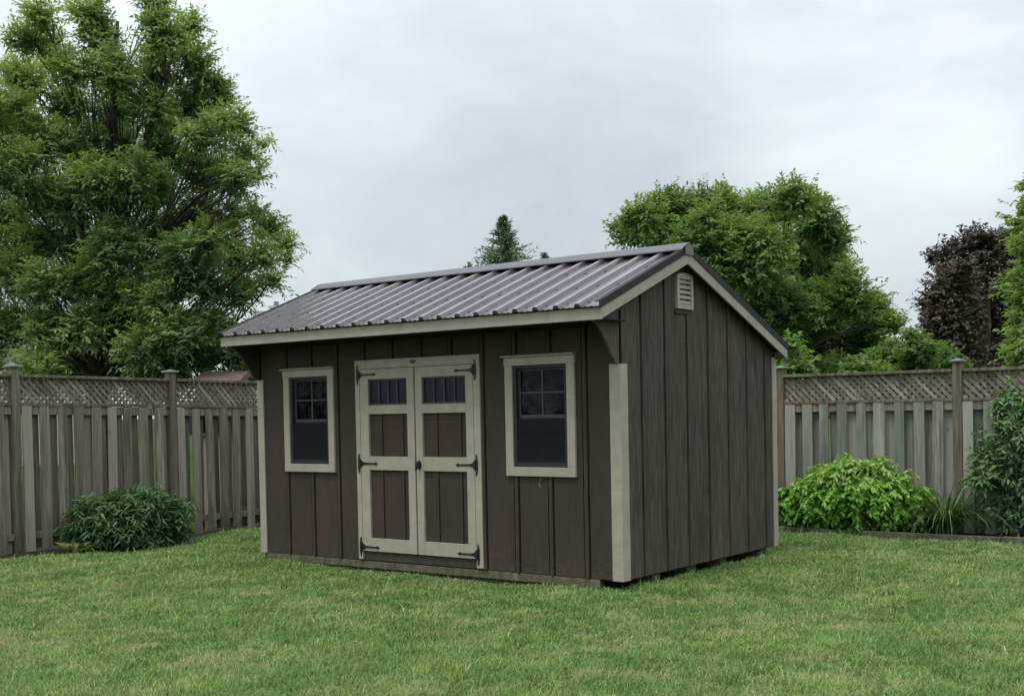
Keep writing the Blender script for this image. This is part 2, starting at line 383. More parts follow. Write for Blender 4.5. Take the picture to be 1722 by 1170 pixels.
# timber edging of the right bed
eg = MB()
for a, b_, dz in ((-1.2, .95, 0), (.96, 3.02, .004), (3.03, 5.05, -.003), (5.06, 7.4, .002)):
    eg.box(a, b_, 3.995, 4.045, G0-.05, G0+.070+dz)
tag(eg.build('garden_edging', mat_wood('weathered edging timber', (.10, .088, .07), (.19, .17, .14), (.28, .26, .22), .3), bevel=.006),
    'low weathered timber edging along the front of the right planting bed', 'garden edging')

# ------------------------------------------------------------------ fences
def fence(name, A, B, posts, ztop, zlat, zboard, wood, label, flip):
    """fence from A to B; posts: distances along; the heights are functions of the distance; flip: side of the yard"""
    A = np.array(A, float); B = np.array(B, float); L = np.linalg.norm(B-A); t = (B-A)/L; nrm = np.array([-t[1], t[0]])*flip   # towards the yard
    root = empty(name, (A[0], A[1], 0)); root.rotation_euler = (0, 0, 0)
    def P(s, o, z): q = A+t*s+nrm*o; return (q[0]-A[0], q[1]-A[1], z)
    def slab(mb, s0, s1, o0, o1, z0, z1, z0b=None, z1b=None):
        z0b = z0 if z0b is None else z0b; z1b = z1 if z1b is None else z1b
        vs = [P(s0, o0, z0), P(s1, o0, z0b), P(s1, o1, z0b), P(s0, o1, z0), P(s0, o0, z1), P(s1, o0, z1b), P(s1, o1, z1b), P(s0, o1, z1)]
        mb.add(vs, [(0, 3, 2, 1), (4, 5, 6, 7), (0, 1, 5, 4), (1, 2, 6, 5), (2, 3, 7, 6), (3, 0, 4, 7)])
    for s in posts:
        p = MB(); slab(p, s-.043, s+.043, -.043, .043, G0-.1, ztop(s)+.075); po = p.build('post', POSTW, root, bevel=.004)
        c = MB(); slab(c, s-.066, s+.066, -.066, .066, ztop(s)+.076, ztop(s)+.094)
        c.add([P(s-.055, -.055, ztop(s)+.0945), P(s+.055, -.055, ztop(s)+.0945), P(s+.055, .055, ztop(s)+.0945), P(s-.055, .055, ztop(s)+.0945), P(s, 0, ztop(s)+.108)], [(3, 2, 1, 0), (0, 1, 4), (1, 2, 4), (2, 3, 4), (3, 0, 4)])
        c.build('post_cap', CAPW, po, bevel=.003)
    for a, b in zip(posts[:-1], posts[1:]):
        s0, s1 = a+.048, b-.048
        # rails
        r = MB(); slab(r, s0, s1, -.055, .055, ztop(s0)-.018, ztop(s0)+.010, ztop(s1)-.018, ztop(s1)+.010); r.build('top_rail', POSTW, root, bevel=.003)
        r = MB(); slab(r, s0, s1, -.042, .042, zlat(s0)-.030, zlat(s0), zlat(s1)-.030, zlat(s1)); r.build('lattice_rail', POSTW, root, bevel=.003)
        r = MB(); slab(r, s0, s1, -.026, .026, zboard(s0)-.085, zboard(s0)-.0045, zboard(s1)-.085, zboard(s1)-.0045); r.build('upper_rail', FENCEW, root, bevel=.003)
        r = MB(); slab(r, s0, s1, -.026, .026, G0+.14, G0+.205); r.build('lower_rail', FENCEW, root, bevel=.003)
        # shadow-box boards on both sides of the rails
        n = max(2, round((s1-s0)/.188)); pitch = (s1-s0)/n; bd = MB()
        for k in range(n):
            for side, off in ((1, 0), (-1, .5)):
                if side < 0 and k == n-1: w0 = .03
                c = s0+(k+.28+off)*pitch+rnd.uniform(-.009, .009); w = (.0495 if side > 0 else .066)+rnd.uniform(-.004, .005)
                x0, x1 = max(s0, c-w), min(s1, c+w); tl = rnd.uniform(-.014, .014)
                zt = zboard(c)-(.0 if side > 0 else .03)+rnd.uniform(-.010, .002); zb = G0+rnd.uniform(.0, .03)+(.02 if side < 0 else 0)
                o0, o1 = (.0265, .0400) if side > 0 else (-.0400, -.0265)
                q = [P(x0+tl, o0, zb), P(x1+tl, o0, zb), P(x1+tl, o1, zb), P(x0+tl, o1, zb), P(x0, o0, zt), P(x1, o0, zt), P(x1, o1, zt), P(x0, o1, zt)]
                bd.add(q, [(0, 3, 2, 1), (4, 5, 6, 7), (0, 1, 5, 4), (1, 2, 6, 5), (2, 3, 7, 6), (3, 0, 4, 7)])
        bd.build('board_panel', wood, root)
        # lattice
        la = MB(); st = .072; w = .0155
        for dirn, o in ((-1, .002), (1, -.011)):
            Hh = ztop(s0)-.018-zlat(s0)
            k = s0-Hh-.05
            while k < s1+Hh:
                def clip(sv):   # param along height 0..H
                    return sv
                # strip centre line s = k + dirn*h (dirn>0) or k + H - h
                h0, h1 = 0., 1.
                f = (lambda h: k+Hh*h) if dirn > 0 else (lambda h: k+Hh*(1-h))
                # clip to [s0,s1]
                if dirn > 0: h0 = max(h0, (s0-k)/Hh); h1 = min(h1, (s1-k)/Hh)
                else: h1 = min(h1, 1-(s0-k)/Hh); h0 = max(h0, 1-(s1-k)/Hh)
                if h1-h0 > .06:
                    sa, sb = f(h0), f(h1); za = zlat(sa)+h0*(ztop(sa)-.018-zlat(sa)); zb = zlat(sb)+h1*(ztop(sb)-.018-zlat(sb))
                    ww = w*1.35
                    q = []
                    for oo in (o, o+.0075):
                        q += [P(sa-ww, oo, za), P(sa+ww, oo, za), P(sb+ww, oo, zb), P(sb-ww, oo, zb)]
                    la.add(q, [(0, 3, 2, 1), (4, 5, 6, 7), (0, 1, 5, 4), (1, 2, 6, 5), (2, 3, 7, 6), (3, 0, 4, 7)])
                k += st
        la.build('lattice_panel', FENCEW, root)
    tag(root, label, 'fence', 'grey board fences with lattice tops around the yard')
    return root
# left fence runs away from the camera at x=-2.5; distance s = y+6.1
fence('wooden_fence', (-2.5, -6.1), (-2.5, 4.6), [0, 1.77, 3.53, 5.29, 7.06, 8.83, 10.65],
      lambda s: 1.60-.0165*(s-5.29), lambda s: 1.345-.020*(s-5.29), lambda s: 1.318-.022*(s-5.29), FENCEW,
      'grey lattice topped board fence on the left, running behind the dark green bush', -1)
fence('wooden_fence', (-2.35, 4.6), (8.1, 4.6), [0.1, 1.65, 3.40, 5.08, 6.87, 8.66, 10.45],
      lambda s: 1.475, lambda s: 1.212, lambda s: 1.185, FENCEG,
      'greenish grey lattice topped board fence on the right, behind the lime green shrub', -1)

# ------------------------------------------------------------------ shed
shed = empty('garden_shed', (0, 0, 0))
tag(shed, 'brown board and batten garden shed with beige trim and ribbed metal roof on the lawn', 'shed')
L, D = 3.66, 2.44
YE, ZE, YR, ZR, YB = -.348, 1.856, .819, 2.312, 2.493
SL = (ZR-ZE)/(YR-YE); ZB = ZR-SL*(YB-YR)
X0, X1 = -.055, 3.749
def roof_z(y): return ZR-SL*abs(y-YR)              # top of fascia / underside of the metal

def siding(mb, axis, u0, u1, battens, ztop, opens, out, th=.018, zb=0., batt=True):
    """board and batten wall. axis 'x': wall lies in plane y=out (u is x, outward -y); 'y': plane x=out (u is y, outward +x)"""
    sg = -1 if axis == 'x' else 1
    gw = .0275                                        # half width of the slot the batten sits in
    edges = [u0]+[b for b in battens]+[u1]
    def solid(a, b, za, zb_, lo, hi):                # polygon a..b with bottom lo and sloping top za,zb_
        if axis == 'x': mb.prism([(a, lo), (b, lo), (b, min(hi, zb_)), (a, min(hi, za))], 'y', out, out-sg*th)
        else: mb.prism([(a, lo), (b, lo), (b, min(hi, zb_)), (a, min(hi, za))], 'x', out, out-sg*th)
    def column(a, b, o_, th_):
        cuts = sorted({a, b, *[c for op in opens for c in (op[0], op[1]) if a < c < b], *([YR] if axis == 'y' and a < YR < b else [])})
        for p, q in zip(cuts[:-1], cuts[1:]):
            mid = (p+q)/2; segs = [(zb, 9.)]
            for op in opens:
                if op[0] < mid < op[1]:
                    ns = []
                    for (lo, hi) in segs:
                        if op[2] > lo: ns.append((lo, min(hi, op[2])))
                        if op[3] < hi: ns.append((max(lo, op[3]), hi))
                    segs = ns
            for lo, hi in segs:
                zt0, zt1 = ztop(p+1e-6), ztop(q-1e-6)
                if min(zt0, zt1) <= lo+.003: continue
                poly = [(p, lo), (q, lo), (q, min(hi, zt1)), (p, min(hi, zt0))]
                mb.prism(poly, 'y' if axis == 'x' else 'x', out+o_*sg, out+(o_-th_)*sg)
    for i in range(len(edges)-1):
        a = edges[i]+(gw if i else 0); b = edges[i+1]-(gw if i < len(edges)-2 else 0)
        column(a, b, 0., th)
    for b in battens:
        column(b-.0145, b+.0145, .010, .030)
    # sheathing behind everything
    column(u0, u1, -th-.0005, .012)

WIN = [(.345, .905, .725, 1.54), (2.705, 3.275, .725, 1.54)]     # rough openings
DOOR = (1.21, 2.40, .0, 1.55)
fb = [.035+.3035*k for k in range(1, 12)]
w = MB(); siding(w, 'x', .0, L, fb, lambda x: 1.85, WIN+[DOOR], 0.)
front = w.build('wall', SIDING, shed, bevel=.0012); front['label'] = 'long front wall with the doors and windows'
sb = [S0 for S0 in [.3001+.3263*k for k in range(7)]]
w = MB(); siding(w, 'y', .0, D, sb, lambda y: roof_z(y)-.012, [], L)
# the wall board runs forward under the eave as a shaped bracket
def bracket(mb, xa, xb):
    cur = [(-.335, ZE-.085), (-.300, ZE-.10), (-.27, 1.745), (-.235, 1.715), (-.195, 1.675), (-.15, 1.625), (-.115, 1.575), (-.085, 1.53), (-.055, 1.505), (-.04, 1.482), (-.0005, 1.482)]
    mb.prism(cur+[(-.0005, roof_z(0)-.013), (-.335, roof_z(-.335)-.013)], 'x', xa, xb)
bracket(w, L-.018, L-.0005)
side = w.build('wall', SIDING_W, shed, bevel=.0012); side['label'] = 'gable end wall with the louvred vent'
w = MB()
w.prism([(0.0, 0), (D, 0), (D, roof_z(D)-.012), (YR, ZR-.012), (0.0, roof_z(0)-.012)], 'x', .0005, .03); bracket(w, .0005, .018)
o = w.build('wall', SIDING, shed); o['label'] = 'far gable end wall'
w = MB(); w.box(.03, L-.03, D-.03, D-.0005, 0, roof_z(D)-.012)
for k in range(1, 12): w.box(.305*k-.014, .305*k+.014, D, D+.012, 0, roof_z(D)-.03)
w.build('wall', SIDING, shed)
w = MB(); w.box(.031, L-.031, .02, D-.031, -.012, .018); w.build('floor_deck', INSIDE, shed)
for y0, y1 in ((.04, .12), (.50, .62), (1.02, 1.16), (1.55, 1.66), (2.28, 2.38)):
    MB().box(.10, L-.07-(.16 if y0 < .1 else 0), y0, y1, G0-.06, -.014).build('skid', SKID, shed, bevel=.004)
w = MB(); w.box(.02, L-.19, .0, .030, -.062, -.004)   # pale face board under the front wall
o = w.build('base_board', SKID, shed, bevel=.004); o['label'] = 'pale weathered board under the front wall'

# corner trim
def trim(x0, x1, y0, y1, z0, z1, name='corner_trim', par=shed, mat=TRIM): 
    return MB().box(x0, x1, y0, y1, z0, z1).build(name, mat, par, bevel=.0025)
c = MB(); c.prism([(L-.075, -.014), (L+.0135, -.014), (L+.0135, .082), (L+.0005, .082), (L+.0005, -.0005), (L-.075, -.0005)], 'z', -.004, 1.483); c.build('corner_trim', TRIM, shed, bevel=.002)
c = MB(); c.prism([(-.0135, -.014), (.062, -.014), (.062, -.0005), (-.0005, -.0005), (-.0005, .075), (-.0135, .075)], 'z', -.004, 1.483); c.build('corner_trim', TRIM, shed, bevel=.002)
trim(L+.0005, L+.0135, D-.062, D+.0135, -.002, roof_z(D)-.10)
trim(-.0135, -.0005, D-.062, D+.0135, -.002, roof_z(D)-.10)

# soffit and fascia
FH = .093
w = MB(); w.box(X0+.03, X1-.03, YE+.014, -.0005, ZE-FH+.004, ZE-FH+.012)
w.build('soffit', SOFFIT, shed)
MB().box(X0+.03, X1-.03, D+.0005, YB-.014, ZB-FH+.004, ZB-FH+.012).build('soffit', SOFFIT, shed)
w = MB(); w.box(L*.12, L*.93, -.030, -.011, ZE-FH-.018, ZE-FH+.003); w.build('frieze_strip', SOFFIT, shed)
trim(X0, X1, YE-.012, YE+.0125, ZE-FH, ZE, 'fascia')
trim(X0, X1, YB-.0125, YB+.012, ZB-FH, ZB, 'fascia')
nv = 1/math.sqrt(1+SL*SL)
for xa, xb in ((X1-.012, X1+.002), (X0-.002, X0+.012)):
    w = MB(); w.prism([(YE-.013, ZE-FH), (YE-.013, ZE+.001), (YR-.0005, ZR+.004), (YR-.0005, ZR-FH+.002)], 'x', xa+.0005, xb+.001); o = w.build('rake_board', TRIM, shed, bevel=.002)
    w = MB(); w.prism([(YR+.0005, ZR-FH+.002), (YR+.0005, ZR+.004), (YB+.013, ZB+.001), (YB+.013, ZB-FH)], 'x', xa+.0005, xb+.001); o = w.build('rake_board', TRIM, shed, bevel=.002)
# rafters/rake soffit as roof deck
def deck(mb, lo, hi, xa, xb, ya, yb, cut=0):
    mb.prism([(ya, roof_z(ya)-lo), (YR, ZR-lo), (yb, roof_z(yb)-lo), (yb, roof_z(yb)-hi), (YR, ZR-hi), (ya, roof_z(ya)-hi)], 'x', xa, xb)
w = MB(); deck(w, .011, .003, X0+.013, X1-.013, YE+.013, YB-.013)
w.build('roof_deck', SOFFIT, shed)
for y0, y1 in ((YE+.05, YR-.05), (YR+.05, YB-.05)):    # look-out blocks under the rake overhang
    for xa, xb in ((L+.0015, X1-.0125), (X0+.0125, -.0015)):
        w = MB(); w.prism([(y0, roof_z(y0)-.055), (y1, roof_z(y1)-.055), (y1, roof_z(y1)-.013), (y0, roof_z(y0)-.013)], 'x', xa, xb); w.build('rake_soffit', SOFFIT, shed)

# ribbed metal: profile across x, extruded along each slope
def rib_profile():
    xs = []; pitch = .1708; x = X0-.004; xe = X1+.006; k = 0
    pts = [(x, .004)]
    c = X0+.055
    while c < xe-.03:
        pts += [(c-.026, .004), (c-.016, .029), (c+.016, .029), (c+.026, .004)]
        for q in (c+.062, c+.108):
            if q+.008 < xe-.02: pts += [(q-.008, .004), (q-.003, .008), (q+.003, .008), (q+.008, .004)]
        c += pitch
    pts.append((xe, .004)); return pts
def slope_sheet(mb, ya, za, yb, zb_):
    pr = rib_profile(); n = len(pr); dy, dz = yb-ya, zb_-za; l = math.hypot(dy, dz); ny, nz_ = -dz/l, dy/l
    if nz_ < 0: ny, nz_ = -ny, -nz_
    vs = []
    for (yy, zz) in ((ya, za), (yb, zb_)):
        for x, h in pr: vs.append((x, yy+ny*h, zz+nz_*h))
        for x, h in pr: vs.append((x, yy+ny*(h-.0025), zz+nz_*(h-.0025)))
    fs = []
    for i in range(n-1):
        fs += [(i, i+1, 2*n+i+1, 2*n+i), (n+i, 3*n+i, 3*n+i+1, n+i+1), (i, n+i, n+i+1, i+1), (2*n+i, 2*n+i+1, 3*n+i+1, 3*n+i)]
    fs += [(0, 2*n, 3*n, n), (n-1, 2*n-1, 4*n-1, 3*n-1)]
    mb.add(vs, fs)
    # foam closures filling the rib ends at the eave
    ye, ze_ = (ya, za) if za < zb_ else (yb, zb_); q0 = .006*(1 if ye < YR else -1); c = X0+.055
    while c < X1-.02:
        poly = [(c-.0235, .0045), (c-.0155, .0262), (c+.0155, .0262), (c+.0235, .0045)]
        vv = [(x, yy+ny*h, ze_+(yy-ye)*dz/dy+nz_*h) for yy in (ye+q0, ye+q0*3) for x, h in poly]
        mb.add(vv, [(0, 1, 2, 3), (7, 6, 5, 4), (0, 4, 5, 1), (1, 5, 6, 2), (2, 6, 7, 3), (3, 7, 4, 0)]); c += .1708
w = MB(); slope_sheet(w, YE-.040, ZE-.040*SL+.005, YR-.004, ZR+.003)
c = X0+.055
while c < X1-.08:                                     # screw heads in rows beside every rib
    for t in (.04, .36, .68, .92):
        y = YE+(YR-YE)*t+rnd.uniform(-.006, .006); z = roof_z(y)+.008
        w.obox((c+.036, y, z+.004), (.0055, 0, 0), (0, .0055, .0055*SL), (0, -.003*SL, .003))
    c += .1708
fr_roof = w.build('roof', ROOF, shed); fr_roof['label'] = 'front slope of ribbed brown metal'
w = MB(); slope_sheet(w, YR+.004, ZR+.003, YB+.035, ZB-.035*SL+.005); rr_roof = w.build('roof', ROOF, shed); rr_roof['label'] = 'rear slope of ribbed metal'
# eave drip edge, rake trim, ridge cap
w = MB(); w.box(X0-.004, X1+.004, YE-.0165, YE-.0125, ZE-.014, ZE+.004); w.build('drip_edge', SOFFIT, shed)
RT = mat_plain('dark brown rake metal', (.030, .024, .026), .6, .25, .15)
for xa, xb in ((X1+.0035, X1+.0085), (X0-.0085, X0-.0035)):
    w = MB()
    for (ya, yb) in ((YE-.035, YR), (YR, YB+.03)):
        za, zb_ = roof_z(ya), roof_z(yb)
        w.prism([(ya, za-.012), (yb, zb_-.012), (yb, zb_+.040), (ya, za+.040)], 'x', xa, xb)
    s_ = -1 if xa > 1 else 1
    for (ya, yb) in ((YE-.035, YR), (YR, YB+.03)):
        za, zb_ = roof_z(ya), roof_z(yb)
        w.prism([(ya, za+.0345), (yb, zb_+.0345), (yb, zb_+.0395), (ya, za+.0395)], 'x', min(xa, xa+s_*.035), max(xa, xa+s_*.035)-.0005)
    w.build('rake_trim', RT, shed)
CAPM = mat_plain('ridge cap metal', (.085, .072, .083), .33, .8, .2, 6)
w = MB(); cw = .115
prof = [(-cw-.004, -cw*SL-.004), (-cw, -cw*SL+.004), (-.03, -.012*SL+.010), (0, .016), (.03, -.012*SL+.010), (cw, -cw*SL+.004), (cw+.004, -cw*SL-.004)]
pp = [(YR+a, ZR+.048+b) for a, b in prof]; low = [(YR+a*.985, ZR+.048+b-.004) for a, b in prof[::-1]]
w.prism(pp+low, 'x', X0-.016, X1+.016)
rc = w.build('ridge_cap', CAPM, shed, bevel=.0015)
for xa, xb in ((X0-.0155, X0-.009), (X1+.009, X1+.0155)):
    w = MB(); w.prism([(YR-.06, ZR-.028), (YR-.06, ZR+.048-.06*SL+.002), (YR, ZR+.058), (YR+.06, ZR+.048-.06*SL+.002), (YR+.06, ZR-.028)], 'x', xa, xb); w.build('ridge_end', CAPM, rc)

# gable vent
ve = MB(); va, vb_, vz0, vz1 = .775, 1.015, 1.90, 2.185
def arch(y0, y1, z0, z1, r=.05):
    p = [(y0, z0), (y1, z0), (y1, z1-r)]
    cy = (y0+y1)/2; hw = (y1-y0)/2
    for k in range(1, 8):
        a = math.pi*k/8; p.append((cy+hw*math.cos(a), z1-r+r*math.sin(a)))
    p.append((y0, z1-r)); return p
xo = L+.0005
VB = (va+.035, vb_-.035, vz0+.035, vz1-.065)
ve.box(xo, xo+.024, va, VB[0], vz0, vz1-.05); ve.box(xo, xo+.024, VB[1], vb_, vz0, vz1-.05)
ve.box(xo, xo+.0235, VB[0], VB[1], vz0, VB[2])
ve.prism([(VB[0], VB[3]), (VB[1], VB[3]), (VB[1], vz1-.05)]+[((va+vb_)/2+(vb_-va)/2*math.cos(math.pi*k/8), vz1-.05+.03*math.sin(math.pi*k/8)) for k in range(0, 9)]+[(VB[0], vz1-.05)], 'x', xo, xo+.0245)
vent = ve.build('gable_vent', TRIM, shed, bevel=.002)
ve = MB(); ve.box(xo+.0002, xo+.002, VB[0], VB[1], VB[2], VB[3]); ve.build('vent_recess', IRON, vent)
ve = MB(); n = 5
for k in range(n):
    z = VB[2]+(k+.5)*(VB[3]-VB[2])/n
    ve.add([(xo+.003, VB[0]+.001, z+.017), (xo+.003, VB[1]-.001, z+.017), (xo+.022, VB[1]-.001, z-.010), (xo+.022, VB[0]+.001, z-.010),
            (xo+.003, VB[0]+.001, z+.012), (xo+.003, VB[1]-.001, z+.012), (xo+.022, VB[1]-.001, z-.015), (xo+.022, VB[0]+.001, z-.015)],
           [(0, 1, 2, 3), (7, 6, 5, 4), (0, 4, 5, 1), (2, 6, 7, 3), (1, 5, 6, 2), (0, 3, 7, 4)])
ve.build('louvre', TRIM, vent)
MB().box(L+.0005, L+.012, va-.01, vb_-.02, vz0-.036, vz0-.004).build('vent_block', SIDING, vent, bevel=.002)

# windows
def window(x0, x1, z0, z1, label):
    """outer trim rectangle"""
    t = .066; yo = -.024
    fr = MB()
    fr.box(x0, x0+t, yo, -.0005, z0+t, z1-t*.9); fr.box(x1-t, x1, yo, -.0005, z0+t, z1-t*.9)
    fr.box(x0, x1, yo-.0015, -.0005, z0, z0+t); fr.box(x0-.004, x1+.004, yo-.0025, -.0005, z1-t*.9, z1)
    o = fr.build('window', TRIM, shed, bevel=.0025); o['label'] = label
    dc = MB(); dc.prism([(yo-.022, z1+.001), (-.0005, z1+.001), (-.0005, z1+.020), (yo-.022, z1+.010)], 'x', x0-.022, x1+.008); dc.build('drip_cap', TRIM, o, bevel=.002)
    a, b, lo, hi = x0+t+.001, x1-t-.001, z0+t+.001, z1-t*.9-.001; mid = lo+(hi-lo)*.485
    f = MB(); j = .026
    f.box(a, a+j, -.010, .05, lo, hi); f.box(b-j, b, -.010, .05, lo, hi); f.box(a+j, b-j, -.0095, .05, lo, lo+j*1.2); f.box(a+j, b-j, -.0095, .05, hi-j*.8, hi)
    f.build('window_frame', SASHD, o, bevel=.0015)
    ia, ib = a+j+.0005, b-j-.0005; s = .016
    up = MB(); y0, y1 = .022, .036; top = hi-j*.8-.0005
    up.box(ia, ia+s, y0, y1, mid, top); up.box(ib-s, ib, y0, y1, mid, top); up.box(ia+s, ib-s, y0, y1, top-s, top); up.box(ia+s, ib-s, y0-.006, y1, mid-.008, mid+.020)
    u_ = up.build('upper_sash', SASH, o, bevel=.001)
    mu = MB(); cx = (ia+ib)/2; cz = (mid+.02+top-s)/2
    mu.box(cx-.006, cx+.006, y0+.001, y0+.008, mid+.0205, top-s-.0005); mu.box(ia+s+.0005, cx-.0065, y0+.001, y0+.008, cz-.006, cz+.006); mu.box(cx+.0065, ib-s-.0005, y0+.001, y0+.008, cz-.006, cz+.006)
    mu.build('muntin', SASH, u_)
    MB().box(ia+s+.0005, ib-s-.0005, y0+.0085, y0+.010, mid+.0205, top-s-.0005).build('pane', GLASS, u_)
    bot = lo+j*1.2+.0005; y0, y1 = .004, .018
    lw = MB(); lw.box(ia, ia+s, y0+.003, y1, bot, mid-.009); lw.box(ib-s, ib, y0+.003, y1, bot, mid-.009); lw.box(ia+s, ib-s, y0+.003, y1, bot, bot+s*1.3); lw.box(ia+s, ib-s, y0+.003, y1, mid-.009-s*.9, mid-.009)
    l_ = lw.build('lower_sash', SASH, o, bevel=.001)
    cz = (bot+s*1.3+mid-.009-s*.9)/2
    mu = MB(); mu.box(cx-.005, cx+.005, y1+.001, y1+.006, bot+s*1.3+.0005, mid-.009-s*.9-.0005); mu.box(ia+s+.0005, cx-.0055, y1+.001, y1+.006, cz-.005, cz+.005); mu.box(cx+.0055, ib-s-.0005, y1+.001, y1+.006, cz-.005, cz+.005)
    mu.build('muntin', SASH, l_)
    MB().box(ia+s+.0005, ib-s-.0005, y1+.007, y1+.0085, bot+s*1.3+.0005, mid-.009-s*.9-.0005).build('pane', GLASS, l_)
    MB().box(ia, ib, -.002, -.001, bot, mid-.004).build('insect_screen', SCREEN, o)
    # reveal lining the hole in the wall
    rv = MB(); rv.box(a-.02, a-.001, .0, .052, lo-.02, hi+.02); rv.box(b+.001, b+.02, .0, .052, lo-.02, hi+.02); rv.box(a-.001, b+.001, .0, .052, lo-.02, lo-.001); rv.box(a-.001, b+.001, .0, .052, hi+.001, hi+.02)
    rv.build('reveal', SASHD, o)
window(.327, .922, .702, 1.552, 'window left of the doors')
window(2.690, 3.300, .705, 1.562, 'window right of the doors')

# doors
dx0, dx1 = 1.172, 2.455
df = MB(); yo = -.022
df.box(dx0, dx0+.047, yo, -.0005, .010, 1.531); df.box(dx1-.062, dx1, yo, -.0005, .010, 1.531); df.box(dx0, dx1, yo-.001, -.0005, 1.532, 1.602)
dfr = df.build('door_frame', TRIM, shed, bevel=.0025)
pl = MB(); ring = [(1.802+.030*math.cos(a), 1.573+.016*math.sin(a)) for a in [2*math.pi*k/20 for k in range(20)]]
pl.prism(ring, 'y', yo-.006, yo-.0015); pl.build('oval_plaque', mat_plain('tarnished brass plaque', (.09, .07, .045), .45, .5, .3, 30), dfr, bevel=.001)
MB().box(dx0+.048, dx1-.063, -.004, .010, .004, .072).build('door_sill', SIDING, shed, bevel=.002)
MB().box(dx0+.040, dx1-.055, .030, .045, .0, 1.54).build('door_backing', SOFFIT, shed)

def hinge(par, xs, z, sg, big=1.):
    """strap hinge: upright leaf at xs on the frame, strap pointing sg"""
    h = MB(); y = -.0275; yt = -.0235
    k = big
    leaf = [(-.008, -.050), (-.002, -.074), (.004, -.080), (.009, -.074), (.006, -.052), (.013, -.034), (.015, 0), (.013, .034), (.006, .052), (.009, .074), (.004, .080), (-.002, .074), (-.008, .050), (-.011, .030), (-.011, -.030)]
    h.prism([(xs+sg*a*k, z+b*k) for a, b in leaf], 'y', y-.001, yt)
    h.tube([(xs+sg*.014, y-.003, z-.036), (xs+sg*.014, y-.003, z+.036)], .0085, 8)
    st = [(.0155, -.024), (.035, -.022), (.045, -.012), (.075, -.0075), (.165, -.0055), (.178, -.012), (.188, -.009), (.205, 0), (.188, .009), (.178, .012), (.165, .0055), (.075, .0075), (.045, .012), (.035, .022), (.0155, .024)]
    h.prism([(xs+sg*a, z+b) for a, b in st], 'y', y-.0005, yt)
    o = h.build('hinge', IRON, par, bevel=.0008); return o

def door(x0, x1, s_l, s_r, side, label):
    z0, z1 = .079, 1.529; y0, y1 = -.0215, .008
    rails = [(z0, .183), (.728, .836), (1.172, 1.242), (1.449, z1)]
    d = MB(); d.box(x0, x0+s_l, y0, y1, z0, z1); d.box(x1-s_r, x1, y0, y1, z0, z1)
    for a, b in rails: d.box(x0+s_l, x1-s_r, y0+.0012, y1, a, b)
    o = d.build('door', TRIM, shed, bevel=.0022); o['label'] = label
    a, b = x0+s_l, x1-s_r; w_ = b-a
    for lo, hi in ((.183, .728), (.836, 1.172)):
        p = MB(); f1, f2 = a+.30*w_, a+.84*w_
        for q0, q1 in ((a+.0005, f1-.016), (f1+.016, f2-.016), (f2+.016, b-.0005)): p.box(q0, q1, .0, .012, lo+.0005, hi-.0005)
        p.box(a+.0005, b-.0005, .0125, .020, lo+.0005, hi-.0005)
        for f in (f1, f2): p.box(f-.010, f+.010, -.008, .012, lo+.001, hi-.001)
        p.box(a+.0006, f1-.0165, -.004, -.0005, hi-.045, hi-.038)  # thin strips modelled in place of the shadow line below the door rail
        p.box(f1+.0165, f2-.0165, -.003, -.0005, hi-.045, hi-.039)
        p.build('door_panel', SIDING, o, bevel=.001)
    lo, hi = 1.242, 1.449
    f = MB(); j = .013
    f.box(a+.0005, a+j, -.012, .010, lo+.0005, hi-.0005); f.box(b-j, b-.0005, -.012, .010, lo+.0005, hi-.0005); f.box(a+j, b-j, -.012, .010, lo+.0005, lo+j); f.box(a+j, b-j, -.012, .010, hi-j, hi-.0005)
    for k in (1, 2, 3):
        c = a+j+(w_-2*j)*k/4; f.box(c-.0055, c+.0055, -.010, .0, lo+j, hi-j)
    tr = f.build('transom_window', SASH, o, bevel=.001)
    MB().box(a+j, b-j, .002, .004, lo+j, hi-j).build('pane', DIMGLASS, tr)
    xs = dx0+.030 if side < 0 else dx1-.040
    for z in (1.487, .780, .112): hinge(o, xs, z, 1 if side < 0 else -1)
    return o
dl = door(1.2235, 1.8005, .089, .073, -1, 'left door leaf')
dr = door(1.8145, 2.3895, .068, .073, 1, 'right door leaf with the black handle')
h = MB(); hx, hz = 1.846, .775
h.prism([(hx+.020*math.cos(a)*(1 if abs(math.sin(a)) < .8 else .6), hz+.036*math.sin(a)) for a in [2*math.pi*k/16 for k in range(16)]], 'y', -.029, -.0217)
h.tube([(hx, -.028, hz+.002), (hx, -.058, hz+.002)], [.010, .008], 10)
h.tube([(hx-.006, -.060, hz+.034), (hx+.004, -.063, hz+.012), (hx+.006, -.062, hz-.010), (hx-.006, -.058, hz-.040), (hx-.010, -.054, hz-.052)], [.006, .012, .012, .007, .004], 10)
h.build('door_handle', IRON, dr, smooth=False)

# ------------------------------------------------------------------ foliage
def unit(a): return a/(np.linalg.norm(a, axis=-1, keepdims=True)+1e-9)

